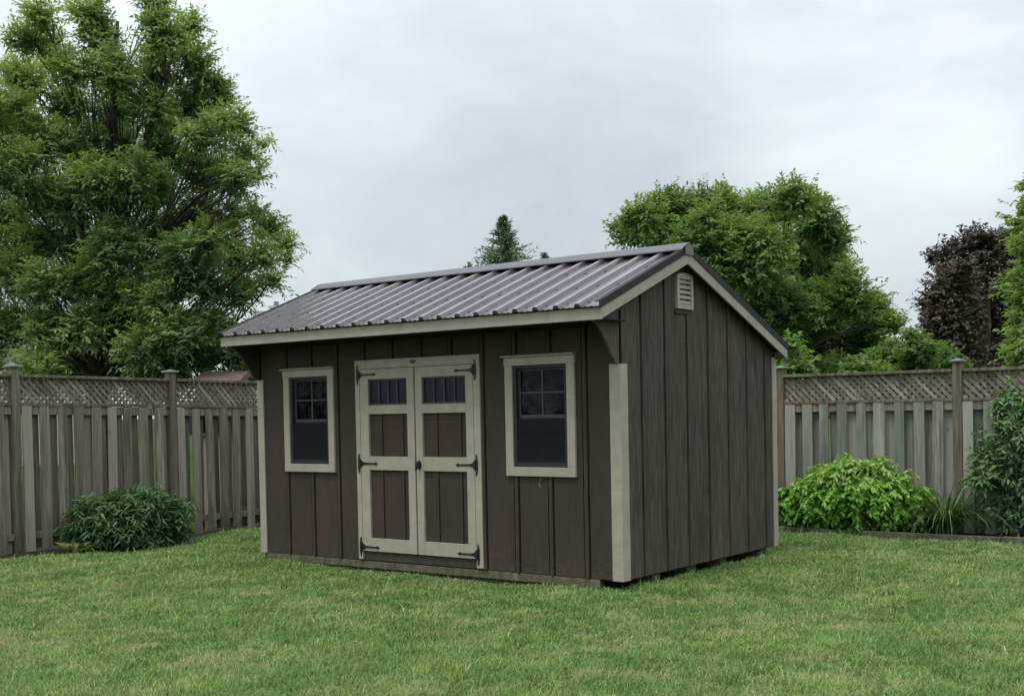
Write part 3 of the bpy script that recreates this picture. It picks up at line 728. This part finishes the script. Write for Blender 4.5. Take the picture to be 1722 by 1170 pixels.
TEMPL = {
 'diamond': (np.array([(0, 0), (.45, .5), (1, 0), (.45, -.5)]), [(0, 1, 2, 3)]),
 'lance': (np.array([(0, 0), (.3, .5), (.65, .38), (1, 0), (.65, -.38), (.3, -.5)]), [(0, 1, 2, 3), (0, 3, 4, 5)]),
 'maple': (np.array([(0, 0), (.12, .42), (.42, .30), (.55, .55), (.68, .2), (1, 0), (.68, -.2), (.55, -.55), (.42, -.30), (.12, -.42)]), [(0, 1, 2, 3, 4, 5), (0, 5, 6, 7, 8, 9)]),
}
def leaves_mesh(name, base, direc, normal, length, width, tint, mat, parent, templ='diamond', fold=.25, curl=.15):
    T, F = TEMPL[templ]; n, k = len(base), len(T)
    d = unit(direc); side = unit(np.cross(d, normal)); nn = np.cross(side, d)
    a = T[:, 0][None, :, None]; b = T[:, 1][None, :, None]
    V = base[:, None]+d[:, None]*a*length[:, None, None]+side[:, None]*b*width[:, None, None] \
        + nn[:, None]*(np.abs(b)*fold*width[:, None, None]-curl*a*a*length[:, None, None])
    L_ = np.concatenate([np.array(f) for f in F]); C = np.array([len(f) for f in F])
    loops = (np.arange(n)[:, None]*k+L_[None]).ravel(); counts = np.tile(C, n)
    return np_mesh(name, V.reshape(-1, 3)*S, counts, loops, mat, parent, {'tint': np.repeat(tint, k)})

def sprays(centres, radii, n_sprays, per, ls, leaf, lw, droop, spread, shell, org, tintf, mat, parent, name='crown', templ='diamond', splay=.9, up=0., seed=1, flatten=1.):
    """leafy sprigs spread through a set of soft lobes. All lengths in modelling units; org = thing origin"""
    g = np.random.default_rng(seed)
    centres = np.array(centres, float); radii = np.array(radii, float)
    wts = radii[:, 0]**2; wts /= wts.sum(); idx = g.choice(len(centres), n_sprays, p=wts)
    dr = unit(g.normal(size=(n_sprays, 3))); rr = shell+(1.08-shell)*g.random(n_sprays)**.7
    rr *= 1+.10*np.sin(dr[:, 0]*9+idx)*np.cos(dr[:, 2]*8+idx*2)
    rr *= 1+.42*g.random(n_sprays)**5
    P = centres[idx]+dr*radii[idx]*rr[:, None]
    ax = unit(dr*spread+g.normal(size=(n_sprays, 3))*.45+np.array([0, 0, up]))
    lobe_t = g.random(len(centres))[idx]; sp_t = g.random(n_sprays)
    t = (np.arange(per)+.3)/per
    Lr = ls*(.6+.7*g.random(n_sprays))
    pos = P[:, None]+ax[:, None]*(t[None, :, None]-.4)*Lr[:, None, None]; pos[..., 2] -= droop*(t[None]**2)*Lr[:, None]
    tang = ax[:, None]*np.ones((1, per, 1)); tang = tang.copy(); tang[..., 2] -= 2*droop*t[None]; tang = unit(tang)
    upv = np.array([0, 0, 1.]); side = unit(np.cross(tang, upv+g.normal(size=(n_sprays, 1, 3))*.25))
    sgn = np.where(np.arange(per) % 2 == 0, 1., -1.)[None, :, None]
    d = unit(tang*.75+side*sgn*splay+g.normal(size=tang.shape)*.28+np.array([0, 0, -droop*.5]))
    nrm = unit(upv*1.0+g.normal(size=tang.shape)*.45+dr[:, None]*.5)
    n = n_sprays*per; pos = pos.reshape(n, 3); d = d.reshape(n, 3); nrm = nrm.reshape(n, 3)
    Ln = leaf*(.65+.6*g.random(n)); W = lw*(.7+.5*g.random(n))
    tip = np.tile(t, n_sprays)
    tint = np.clip(tintf(np.repeat(lobe_t, per), np.repeat(sp_t, per), tip, g.random(n), np.repeat(rr, per), pos), 0, 1)
    return leaves_mesh(name, pos-np.array(org), d, nrm, Ln, W, tint, mat, parent, templ)

def limb(mb, a, b, r0, r1, g, wob=.12, n=6, up=.2):
    a = np.array(a, float); b = np.array(b, float); L_ = np.linalg.norm(b-a); pts = []; rad = []
    o1 = g.normal(size=3)*wob*L_*.3; 
    for i in range(n+1):
        t = i/n; p = a+(b-a)*t+o1*math.sin(math.pi*t)+g.normal(size=3)*wob*L_*.04; p[2] += up*L_*math.sin(math.pi*t)*.3
        pts.append(p); rad.append(r0+(r1-r0)*t)
    mb.tube(pts, rad, 6); return pts

def tree(name, label, lobes_px, depth, trunk_px, trunk_r, jit, mat, n_sprays, per, ls, leaf, lw, droop, spread, shell, tintf, seed, group=None, cat='tree', base_z=G0-.1, fork=.45, thick=.9, extra_back=0, splay=.9, up=.5, small=2, limbs=True, templ='diamond', bark=None, rs=1.):
    g = np.random.default_rng(seed); sc = depth/FPX
    C = []; R = []
    for q in lobes_px:
        px, py, r = q[:3]; dz = q[3] if len(q) > 3 else g.uniform(-jit, jit)
        C.append(at(px, py, depth+dz)); R.append((r*sc*rs, r*sc*rs, r*sc*thick*rs))
    C0, R0 = list(C), list(R)
    for c_, r_ in zip(C0, R0):          # smaller knots of foliage breaking up each big lobe
        for k in range(small):
            v_ = unit(g.normal(size=3)); v_[2] = v_[2]*.8+.15; f_ = g.uniform(.22, .42)
            C.append(np.array(c_)+v_*np.array(r_)*g.uniform(.85, 1.25)); R.append(tuple(np.array(r_)*f_))
    for k in range(extra_back):
        q = lobes_px[g.integers(len(lobes_px))]; C.append(at(q[0], q[1], depth+jit*g.uniform(.6, 1.2))); R.append((q[2]*sc,)*3)
    b = at(trunk_px, 700, depth); org = (b[0], b[1], base_z)
    root = empty(name, org); tag(root, label, cat, group)
    top = np.mean([c for c in C], axis=0); cz = top[2]
    mb = MB(); g2 = np.random.default_rng(seed+5)
    zf = base_z+(cz-base_z)*fork; base = np.array(org)-np.array(org); fk = np.array([0, 0, zf-base_z])
    zmax = max(c[2] for c in C)-base_z
    tp = limb(mb, base, (g2.normal()*.05, g2.normal()*.05, zf-base_z), trunk_r*1.15, trunk_r*.8, g2, .05, 5, 0)
    lead = limb(mb, tp[-1], (float(top[0]-org[0])*.6, float(top[1]-org[1])*.6, zmax*.93), trunk_r*.8, trunk_r*.12, g2, .06, 8, 0)
    if limbs:
        for c, r in zip(C0, R0):
            c2 = np.array(c)-np.array(org); h = min(.92, max(0., (c2[2]*.62-(zf-base_z))/(zmax*.93-(zf-base_z)+1e-6))); i0 = int(h*8)
            st = lead[i0]; rr0 = trunk_r*(.12-.07*h)
            pts = limb(mb, st, c2, rr0, trunk_r*.04, g2, .22, 6, .12)
            for k in range(5):
                e_ = c2+unit(g2.normal(size=3))*np.array(r)*.85; limb(mb, pts[3+k % 3], e_, trunk_r*.06, trunk_r*.015, g2, .15, 4, .1)
    mb.build('trunk', bark or BARK, root, smooth=True)
    sprays(C, R, n_sprays, per, ls, leaf, lw, droop, spread, shell, org, tintf, mat, root, seed=seed, splay=splay, templ=templ, up=up)
    return root

LEAF_A = mat_leaf('maple foliage', [(0, (.10, .165, .095)), (.35, (.185, .275, .13)), (.6, (.27, .37, .155)), (.8, (.39, .46, .18)), (1., (.52, .56, .30))], .5)
LEAF_B = mat_leaf('deep green foliage', [(0, (.088, .148, .066)), (.4, (.165, .265, .095)), (.75, (.265, .38, .13)), (1., (.41, .50, .24))], .5)
LEAF_P = mat_leaf('copper beech foliage', [(0, (.038, .029, .026)), (.4, (.075, .060, .048)), (.7, (.14, .135, .095)), (1., (.42, .36, .29))], .25, tr=(1, .6, .6))
LEAF_C = mat_leaf('conifer foliage', [(0, (.06, .095, .06)), (.5, (.13, .19, .115)), (1., (.25, .32, .21))], .25)
LEAF_S = mat_leaf('dark shrub foliage', [(0, (.038, .08, .032)), (.45, (.075, .155, .050)), (.8, (.13, .24, .08)), (1., (.28, .38, .18))], .3, .35, .4)
LEAF_Y = mat_leaf('lime shrub foliage', [(0, (.035, .095, .025)), (.35, (.080, .21, .040)), (.65, (.16, .38, .060)), (.88, (.29, .52, .085)), (1., (.40, .56, .18))], .35, .25, .45)
LEAF_R = mat_leaf('bluish shrub foliage', [(0, (.055, .105, .045)), (.45, (.125, .225, .095)), (.8, (.235, .36, .15)), (1., (.48, .58, .34))], .3, .35, .4)

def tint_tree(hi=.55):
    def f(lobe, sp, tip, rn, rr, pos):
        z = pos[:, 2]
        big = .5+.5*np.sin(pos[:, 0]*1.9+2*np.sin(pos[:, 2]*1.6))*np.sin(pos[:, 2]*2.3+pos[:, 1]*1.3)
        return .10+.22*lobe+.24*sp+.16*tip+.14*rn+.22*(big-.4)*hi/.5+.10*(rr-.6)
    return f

left_lobes = [(300, 430, 40, -1.), (350, 400, 34, -1.), (250, 500, 44, -1.), (330, 470, 34, -.8), (300, 555, 42, -1.), (240, 585, 44, -1.), (365, 535, 28, -.8), (150, 300, 42, -1.), (230, 290, 40, -1.), (400, 500, 24, -.6), (180, 430, 44, -1.), (70, 22, 26), (52, 62, 36), (88, 85, 34), (45, 130, 46), (118, 120, 36), (150, 22, 36), (172, 70, 42), (190, 125, 44), (258, 14, 28), (272, 60, 40), (262, 120, 44), (318, 45, 26), (325, 95, 36), (338, 135, 30), (120, 175, 44), (190, 190, 50),
              (255, 180, 46), (318, 178, 44), (372, 160, 28), (395, 205, 30), (350, 225, 40), (20, 190, 54), (70, 235, 50), (130, 250, 46), (200, 255, 52), (280, 245, 48), (412, 255, 26), (340, 290, 46), (395, 300, 36), (442, 237, 12), (430, 290, 18),
              (15, 290, 54), (70, 330, 50), (15, 370, 50), (120, 340, 46), (190, 335, 50), (255, 320, 48), (120, 400, 54), (60, 410, 46), (200, 410, 52), (270, 390, 50), (330, 360, 42), (385, 365, 34), (430, 355, 22), (452, 385, 26), (478, 410, 20), (485, 435, 14),
              (440, 425, 28), (395, 430, 36), (345, 430, 34), (20, 460, 52), (80, 480, 50), (145, 470, 52), (210, 480, 50), (275, 470, 44), (365, 490, 30), (415, 480, 26), (455, 470, 20), (20, 545, 50), (80, 555, 50), (140, 545, 50), (205, 550, 52), (268, 545, 46), (320, 545, 34), (370, 560, 30), (400, 580, 22), (335, 585, 30),
              (-50, 180, 80), (-60, 300, 90), (-60, 420, 90), (-60, 560, 90), (130, 615, 50), (200, 620, 50), (265, 610, 46), (60, 625, 44)]
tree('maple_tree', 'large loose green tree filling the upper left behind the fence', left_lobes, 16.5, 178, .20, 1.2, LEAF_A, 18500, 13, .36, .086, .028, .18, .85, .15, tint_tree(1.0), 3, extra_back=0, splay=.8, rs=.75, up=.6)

mid_lobes = [(1055, 392, 34), (1085, 365, 34), (1130, 350, 40), (1120, 395, 50), (1185, 345, 42), (1215, 330, 22), (1240, 370, 52), (1290, 350, 40), (1335, 335, 36), (1370, 365, 42), (1400, 400, 34), (1185, 410, 60), (1260, 430, 72), (1340, 420, 62), (1395, 455, 50),
             (1215, 500, 70), (1300, 510, 78), (1375, 520, 64), (1430, 500, 42), (1462, 530, 36), (1495, 545, 22), (1250, 580, 70), (1330, 590, 70), (1400, 590, 60), (1455, 590, 46), (1150, 470, 50), (1310, 640, 60), (1400, 650, 60)]
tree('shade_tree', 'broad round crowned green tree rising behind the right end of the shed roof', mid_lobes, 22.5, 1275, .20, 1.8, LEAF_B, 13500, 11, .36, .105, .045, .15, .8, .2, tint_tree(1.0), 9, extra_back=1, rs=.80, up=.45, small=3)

beech_lobes = [(1598, 432, 34), (1640, 415, 36), (1688, 412, 36), (1600, 480, 44), (1655, 470, 54), (1715, 470, 54), (1572, 545, 26), (1595, 535, 46), (1650, 540, 58), (1715, 545, 58), (1610, 595, 44), (1670, 605, 54), (1730, 605, 54), (1560, 515, 15), (1775, 450, 60), (1780, 540, 66), (1640, 650, 50)]
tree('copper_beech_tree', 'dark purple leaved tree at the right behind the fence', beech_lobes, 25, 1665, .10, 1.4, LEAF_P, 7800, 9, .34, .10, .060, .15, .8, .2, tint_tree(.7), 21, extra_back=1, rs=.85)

right_lobes = [(1750, 318, 24), (1748, 370, 30), (1716, 402, 14), (1765, 420, 46), (1724, 480, 28), (1768, 500, 56), (1712, 525, 14), (1730, 565, 28), (1760, 590, 60), (1810, 360, 80), (1830, 470, 90), (1830, 580, 90), (1800, 640, 70)]
tree('leafy_tree', 'bright green tree at the right edge, in front of the purple tree', right_lobes, 16, 1800, .13, .7, LEAF_B, 4200, 10, .28, .10, .05, .25, .9, .3, lambda *a: tint_tree(.5)(*a)+.16, 33)

low_lobes = [(1470, 615, 22), (1508, 595, 18), (1545, 590, 24), (1530, 612, 22), (1585, 602, 20), (1475, 645, 32), (1545, 640, 36), (1600, 640, 30), (1438, 625, 20)]
tree('background_bush', 'mid green bush above the right fence, below the gap between the trees', low_lobes, 18, 1520, .07, .5, LEAF_B, 1900, 9, .24, .095, .05, .15, .8, .2, lambda *a: tint_tree(.4)(*a)-.10, 41, cat='bush', fork=.5)
tree('background_bush', 'small pale green bush showing over the fence at the rear corner of the shed', [(1338, 600, 18), (1330, 580, 12), (1345, 630, 22), (1325, 625, 16)], 15.2, 1335, .03, .25, LEAF_B, 260, 9, .20, .075, .06, .15, .8, .2, lambda *a: tint_tree(.4)(*a)+.08, 43, cat='bush', fork=.5)
tree('background_bush', 'leafy green bush over the left fence just right of the second post', [(290, 622, 26), (255, 634, 30), (355, 598, 20), (405, 596, 26), (425, 628, 16)], 16.2, 330, .05, .5, LEAF_A, 1000, 9, .26, .095, .042, .3, .8, .2, lambda *a: tint_tree(.4)(*a)-.12, 45, cat='bush', fork=.5)

# small conifers behind the roof
def conifer(name, label, px, py_top, py_base, half_px, depth, seed, n):
    g = np.random.default_rng(seed); sc = depth/FPX; top = at(px, py_top, depth); basep = at(px, 700, depth)
    org = (basep[0], basep[1], G0-.1); H = top[2]-org[2]; root = empty(name, org); tag(root, label, 'tree')
    hb = (py_base-py_top)*sc; slope = half_px*sc/hb
    MB().tube([(0, 0, 0), (0, 0, H*.5), (.01, 0, H*.995)], [.10, .06, .006], 7).build('trunk', BARK, root, smooth=True)
    zt = g.random(n)**.62*min(H*.95, hb*2.2)                 # distance below the tip
    az = g.random(n)*2*math.pi; tl = np.clip(slope*zt, .03, 1.5)*(.55+.6*g.random(n))*(1+.35*np.sin(az*3+zt*6))
    tl = np.minimum(tl, .9)
    per = 9; t = (np.arange(per)+.4)/per
    dirs = np.stack([np.cos(az), np.sin(az), .42+.25*g.random(n)-.25*np.clip(zt, 0, 1)], 1)
    base = np.stack([np.zeros(n), np.zeros(n), H-zt], 1)
    pos = base[:, None]+dirs[:, None]*t[None, :, None]*tl[:, None, None]; pos[..., 2] -= .10*(t**2)[None]*tl[:, None]
    nl = n*per*2; pos = np.repeat(pos.reshape(-1, 3), 2, 0); dd = np.repeat(np.repeat(dirs, per, 0), 2, 0)
    d = unit(dd+g.normal(size=(nl, 3))*.5); nr = unit(g.normal(size=(nl, 3))+np.array([0, 0, 1.]))
    tint = np.clip(.15+.5*np.repeat(np.tile(t, n), 2)+.35*g.random(nl), 0, 1)
    leaves_mesh('crown', pos, d, nr, .085*(.6+.7*g.random(nl)), .022*np.ones(nl), tint, LEAF_C, root)
conifer('conifer_tree', 'small pointed conifer top showing above the middle of the shed roof', 853, 368, 450, 50, 21, 5, 620)
conifer('conifer_tree', 'tiny conifer tip just right of the pointed conifer above the roof ridge', 921, 429, 445, 7, 22, 6, 60)
conifer('conifer_tree', 'tiny conifer tip just left of the pointed conifer above the roof ridge', 792, 444, 462, 8, 22, 8, 60)

# ---- shrubs
def shrub(name, label, centres, radii, org, mat, n, per, ls, leaf, lw, droop, spread, shell, tintf, seed, templ, splay=.9, up=.35, stems=16, cat='shrub', knots=2):
    root = empty(name, org); tag(root, label, cat)
    g = np.random.default_rng(seed); st = MB(); centres, radii = list(centres), list(radii)
    for c_, r_ in list(zip(centres, radii)):
        for k in range(knots):
            v_ = unit(g.normal(size=3)); v_[2] = abs(v_[2])*.9+.05; f_ = g.uniform(.25, .45)
            centres.append(tuple(np.array(c_)+v_*np.array(r_)*g.uniform(.85, 1.2))); radii.append(tuple(np.array(r_)*f_))
    radii = [tuple(np.array(q)*.9) for q in radii]
    for k in range(stems):
        c = centres[k % len(centres)]; r = radii[k % len(centres)]
        e_ = np.array(c)+g.normal(size=3)*np.array(r)*.4-np.array(org); b = np.array([g.normal()*.06, g.normal()*.05, -.01])
        limb(st, b, e_, .012, .004, g, .12, 5, .2)
    st.build('stems', BARK, root, smooth=True)
    sprays(centres, radii, n, per, ls, leaf, lw, droop, spread, shell, org, tintf, mat, root, 'foliage', templ, splay, up, seed)
    return root

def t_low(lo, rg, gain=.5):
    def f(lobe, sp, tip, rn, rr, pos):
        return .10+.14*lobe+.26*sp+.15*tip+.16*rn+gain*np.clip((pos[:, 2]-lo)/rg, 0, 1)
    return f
# dark bush by the left fence
lc = []; lr = []
for (x, y, z, r, rz) in [(-2.04, -.12, .16, .28, .24), (-2.06, .14, .22, .30, .27), (-2.06, .40, .20, .28, .26), (-2.02, .10, .30, .26, .20), (-1.98, -.28, .12, .18, .18), (-2.1, -.30, .22, .18, .18), (-1.92, .34, .10, .22, .18), (-2.08, .58, .14, .18, .2), (-1.88, .0, .06, .18, .14), (-2.06, .34, .34, .16, .14)]:
    lc.append((x, y, z)); lr.append((r, r, rz))
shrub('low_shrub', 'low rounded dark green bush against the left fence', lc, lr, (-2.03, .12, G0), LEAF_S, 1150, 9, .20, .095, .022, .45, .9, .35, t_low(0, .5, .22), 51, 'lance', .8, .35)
# lime green shrub
lc = []; lr = []
for (x, y, z, rx, ry, rz) in [(3.22, 4.30, .24, .32, .28, .20), (3.55, 4.28, .32, .36, .30, .26), (3.90, 4.28, .30, .34, .30, .24), (2.98, 4.28, .18, .20, .2, .12), (3.42, 4.25, .48, .24, .22, .15), (3.74, 4.28, .50, .26, .22, .15), (4.02, 4.30, .42, .16, .16, .12), (4.10, 4.30, .20, .20, .2, .15), (3.3, 4.16, .13, .22, .15, .12), (3.7, 4.15, .12, .28, .15, .12), (3.08, 4.2, .30, .18, .18, .12), (3.6, 4.2, .58, .12, .12, .09), (4.22, 4.3, .34, .10, .1, .10), (3.25, 4.25, .46, .12, .12, .10)]:
    lc.append((x, y, z)); lr.append((rx, ry, rz))
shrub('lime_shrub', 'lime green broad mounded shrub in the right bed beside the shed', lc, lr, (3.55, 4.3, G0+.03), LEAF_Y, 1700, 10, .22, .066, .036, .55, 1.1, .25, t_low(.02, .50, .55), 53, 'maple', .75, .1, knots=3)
# tall shrub at the right edge
lc = []; lr = []
for (px, py, r) in [(1720, 700, 40), (1755, 690, 60), (1688, 745, 34), (1730, 750, 60), (1790, 760, 80), (1672, 795, 26), (1710, 800, 50), (1765, 810, 80), (1690, 845, 36), (1740, 850, 60), (1800, 850, 70), (1700, 665, 20), (1668, 760, 18), (1650, 795, 12)]:
    p = at(px, py, 11.1); lc.append(tuple(p+np.array([0, rnd.uniform(-.08, .08), 0]))); q = r*11.1/FPX; lr.append((q, q, q*.9))
p0 = at(1745, 880, 11.1)
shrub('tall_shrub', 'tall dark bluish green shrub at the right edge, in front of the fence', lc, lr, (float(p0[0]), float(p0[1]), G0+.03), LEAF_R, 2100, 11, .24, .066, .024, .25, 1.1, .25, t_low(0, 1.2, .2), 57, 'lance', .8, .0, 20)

def strap_plant(name, label, org, n, length, width, mat, seed, arch=.8, cat='plant', tint=(.2, .8)):
    g = np.random.default_rng(seed); V = []; L_ = []; C = []; T = []; K = 7
    for i in range(n):
        az = g.random()*2*math.pi; d = np.array([math.cos(az), math.sin(az)]); r0 = g.random()*.09; ln = length*(.55+.6*g.random()); ar = arch*(.4+.9*g.random())
        tw = g.normal()*.3; th = math.radians(82-20*g.random()); x = r0; z = 0.; b = len(V)
        for k in range(K):
            t = k/(K-1); wv = width*(1-t**2.2)*(.6+.8*t if t < .4 else 1.)+.0005; s_ = np.array([-math.sin(az+tw), math.cos(az+tw)])*wv/2
            V += [(d[0]*x-s_[0], d[1]*x-s_[1], z), (d[0]*x+s_[0], d[1]*x+s_[1], z)]
            x += math.cos(th)*ln/(K-1); z += math.sin(th)*ln/(K-1); th -= ar*2.0/(K-1)
            z = max(z, .004)
        for k in range(K-1): L_ += [b+2*k, b+2*k+1, b+2*k+3, b+2*k+2]; C.append(4)
        T += [tint[0]+(tint[1]-tint[0])*g.random()**1.5]*(2*K)
    root = empty(name, org); tag(root, label, cat)
    np_mesh('blades', np.array(V)*S, np.array(C), np.array(L_), mat, root, {'tint': np.array(T)}, smooth=True)
    return root
strap_plant('daylily_clump', 'dark clump of arching strap leaves between the lime shrub and the tall shrub', (4.50, 4.27, G0+.03), 330, .66, .016, LEAF_S, 61, 1.05, tint=(.1, 1.))
def hosta():
    org = (-1.98, -.56, G0+.015); g = np.random.default_rng(63); n = 34; az = g.random(n)*2*math.pi
    root = empty('hosta_plant', org); tag(root, 'small yellow variegated leafy plant at the left foot of the dark bush', 'plant')
    st = np.stack([np.cos(az)*.03, np.sin(az)*.03, np.full(n, .012)], 1)*(1+2*g.random(n))[:, None]; d = np.stack([np.cos(az), np.sin(az), 1.1*g.random(n)+.5], 1)
    m = mat_leaf('variegated leaf', [(0, (.08, .14, .035)), (.5, (.19, .23, .08)), (1., (.38, .38, .2))], .3)
    leaves_mesh('foliage', st, unit(d), np.tile([[0, 0, 1.]], (n, 1))+g.normal(size=(n, 3))*.15, .15*(.7+.5*g.random(n)), .055*np.ones(n), g.random(n), m, root, 'lance', .2, .45)
hosta()

# ---- far houses
HW = mat_plain('pale house wall', (.55, .53, .50), .9, .1, .08, 3); HR = mat_plain('grey shingle roof', (.20, .20, .21), .9, .1, .2, 10); BR = mat_plain('reddish shingle roof', (.17, .115, .105), .9, .1, .25, 10)
def house(name, label, px, py_ridge, py_eave, half_px, depth, wall, roofm, chim=None, dpt=3.5, eave=.25):
    c = at(px, 700, depth); sc = depth/FPX; root = empty(name, (c[0], c[1], G0-.1)); root.rotation_euler = (0, 0, -YAW+.0)
    tag(root, label, 'house'); ze = at(px, py_eave, depth)[2]-G0+.1; zr = at(px, py_ridge, depth)[2]-G0+.1; w_ = half_px*sc
    b = MB(); b.box(-w_, w_, 0, dpt, 0, ze); b.build('wall', wall, root)
    b = MB(); e_ = eave
    b.prism([(-e_, ze-.03), (dpt/2, zr), (dpt+e_, ze-.03), (dpt+e_, ze-.10), (dpt/2, zr-.08), (-e_, ze-.10)], 'x', -w_-e_, w_+e_)
    r = b.build('roof', roofm, root)
    for s_ in (-1, 1):
        b = MB(); b.prism([(.01, ze-.1), (dpt-.01, ze-.1), (dpt/2, zr-.08)], 'x', s_*w_-.02, s_*w_+.02); b.build('gable', wall, root)
    for k in (-.6, -.15, .35, .7):
        b = MB(); b.box(w_*k-.28, w_*k+.28, -.04, -.005, ze*.62, ze*.86); wf = b.build('window', TRIM, root)
        b = MB(); b.box(w_*k-.24, w_*k+.24, -.05, -.042, ze*.64, ze*.84); b.build('pane', SASHD, wf)
    if chim:
        cx, cw_, ct = chim; x = (cx-px)*sc; zt = at(cx, ct, depth)[2]-G0+.1
        b = MB(); b.box(x-cw_, x+cw_, dpt/2-.25, dpt/2+.2, ze, zt); b.box(x-cw_-.05, x+cw_+.05, dpt/2-.3, dpt/2+.25, zt, zt+.08); ch = b.build('chimney', HW, r)
        MB().tube([(x, dpt/2, zt+.08), (x, dpt/2, zt+.25)], .09, 8).build('flue', HR, ch)
house('neighbour_house', 'distant grey roofed house with a pale chimney, half hidden by the shed roof', 540, 514, 560, 112, 42, HW, HR, (453, .19, 512))
house('neighbour_house', 'pale neighbour house glimpsed behind the lower left of the large tree', -30, 520, 585, 150, 34, HW, HR)
house('neighbour_shed', 'low outbuilding with a reddish roof, just over the left fence', 362, 621, 640, 33, 15.2, mat_plain('tan wall', (.3, .26, .22), .9, .1, .1, 4), BR, dpt=1.3, eave=.06)

# little white wire stub poking out below the window right of the doors
MB().tube([(2.98, -.004, .625), (2.975, -.012, .655), (2.985, -.014, .68), (2.995, -.006, .692)], .0022, 6).build('wire_stub', mat_plain('white wire', (.4, .4, .38), .5), shed)
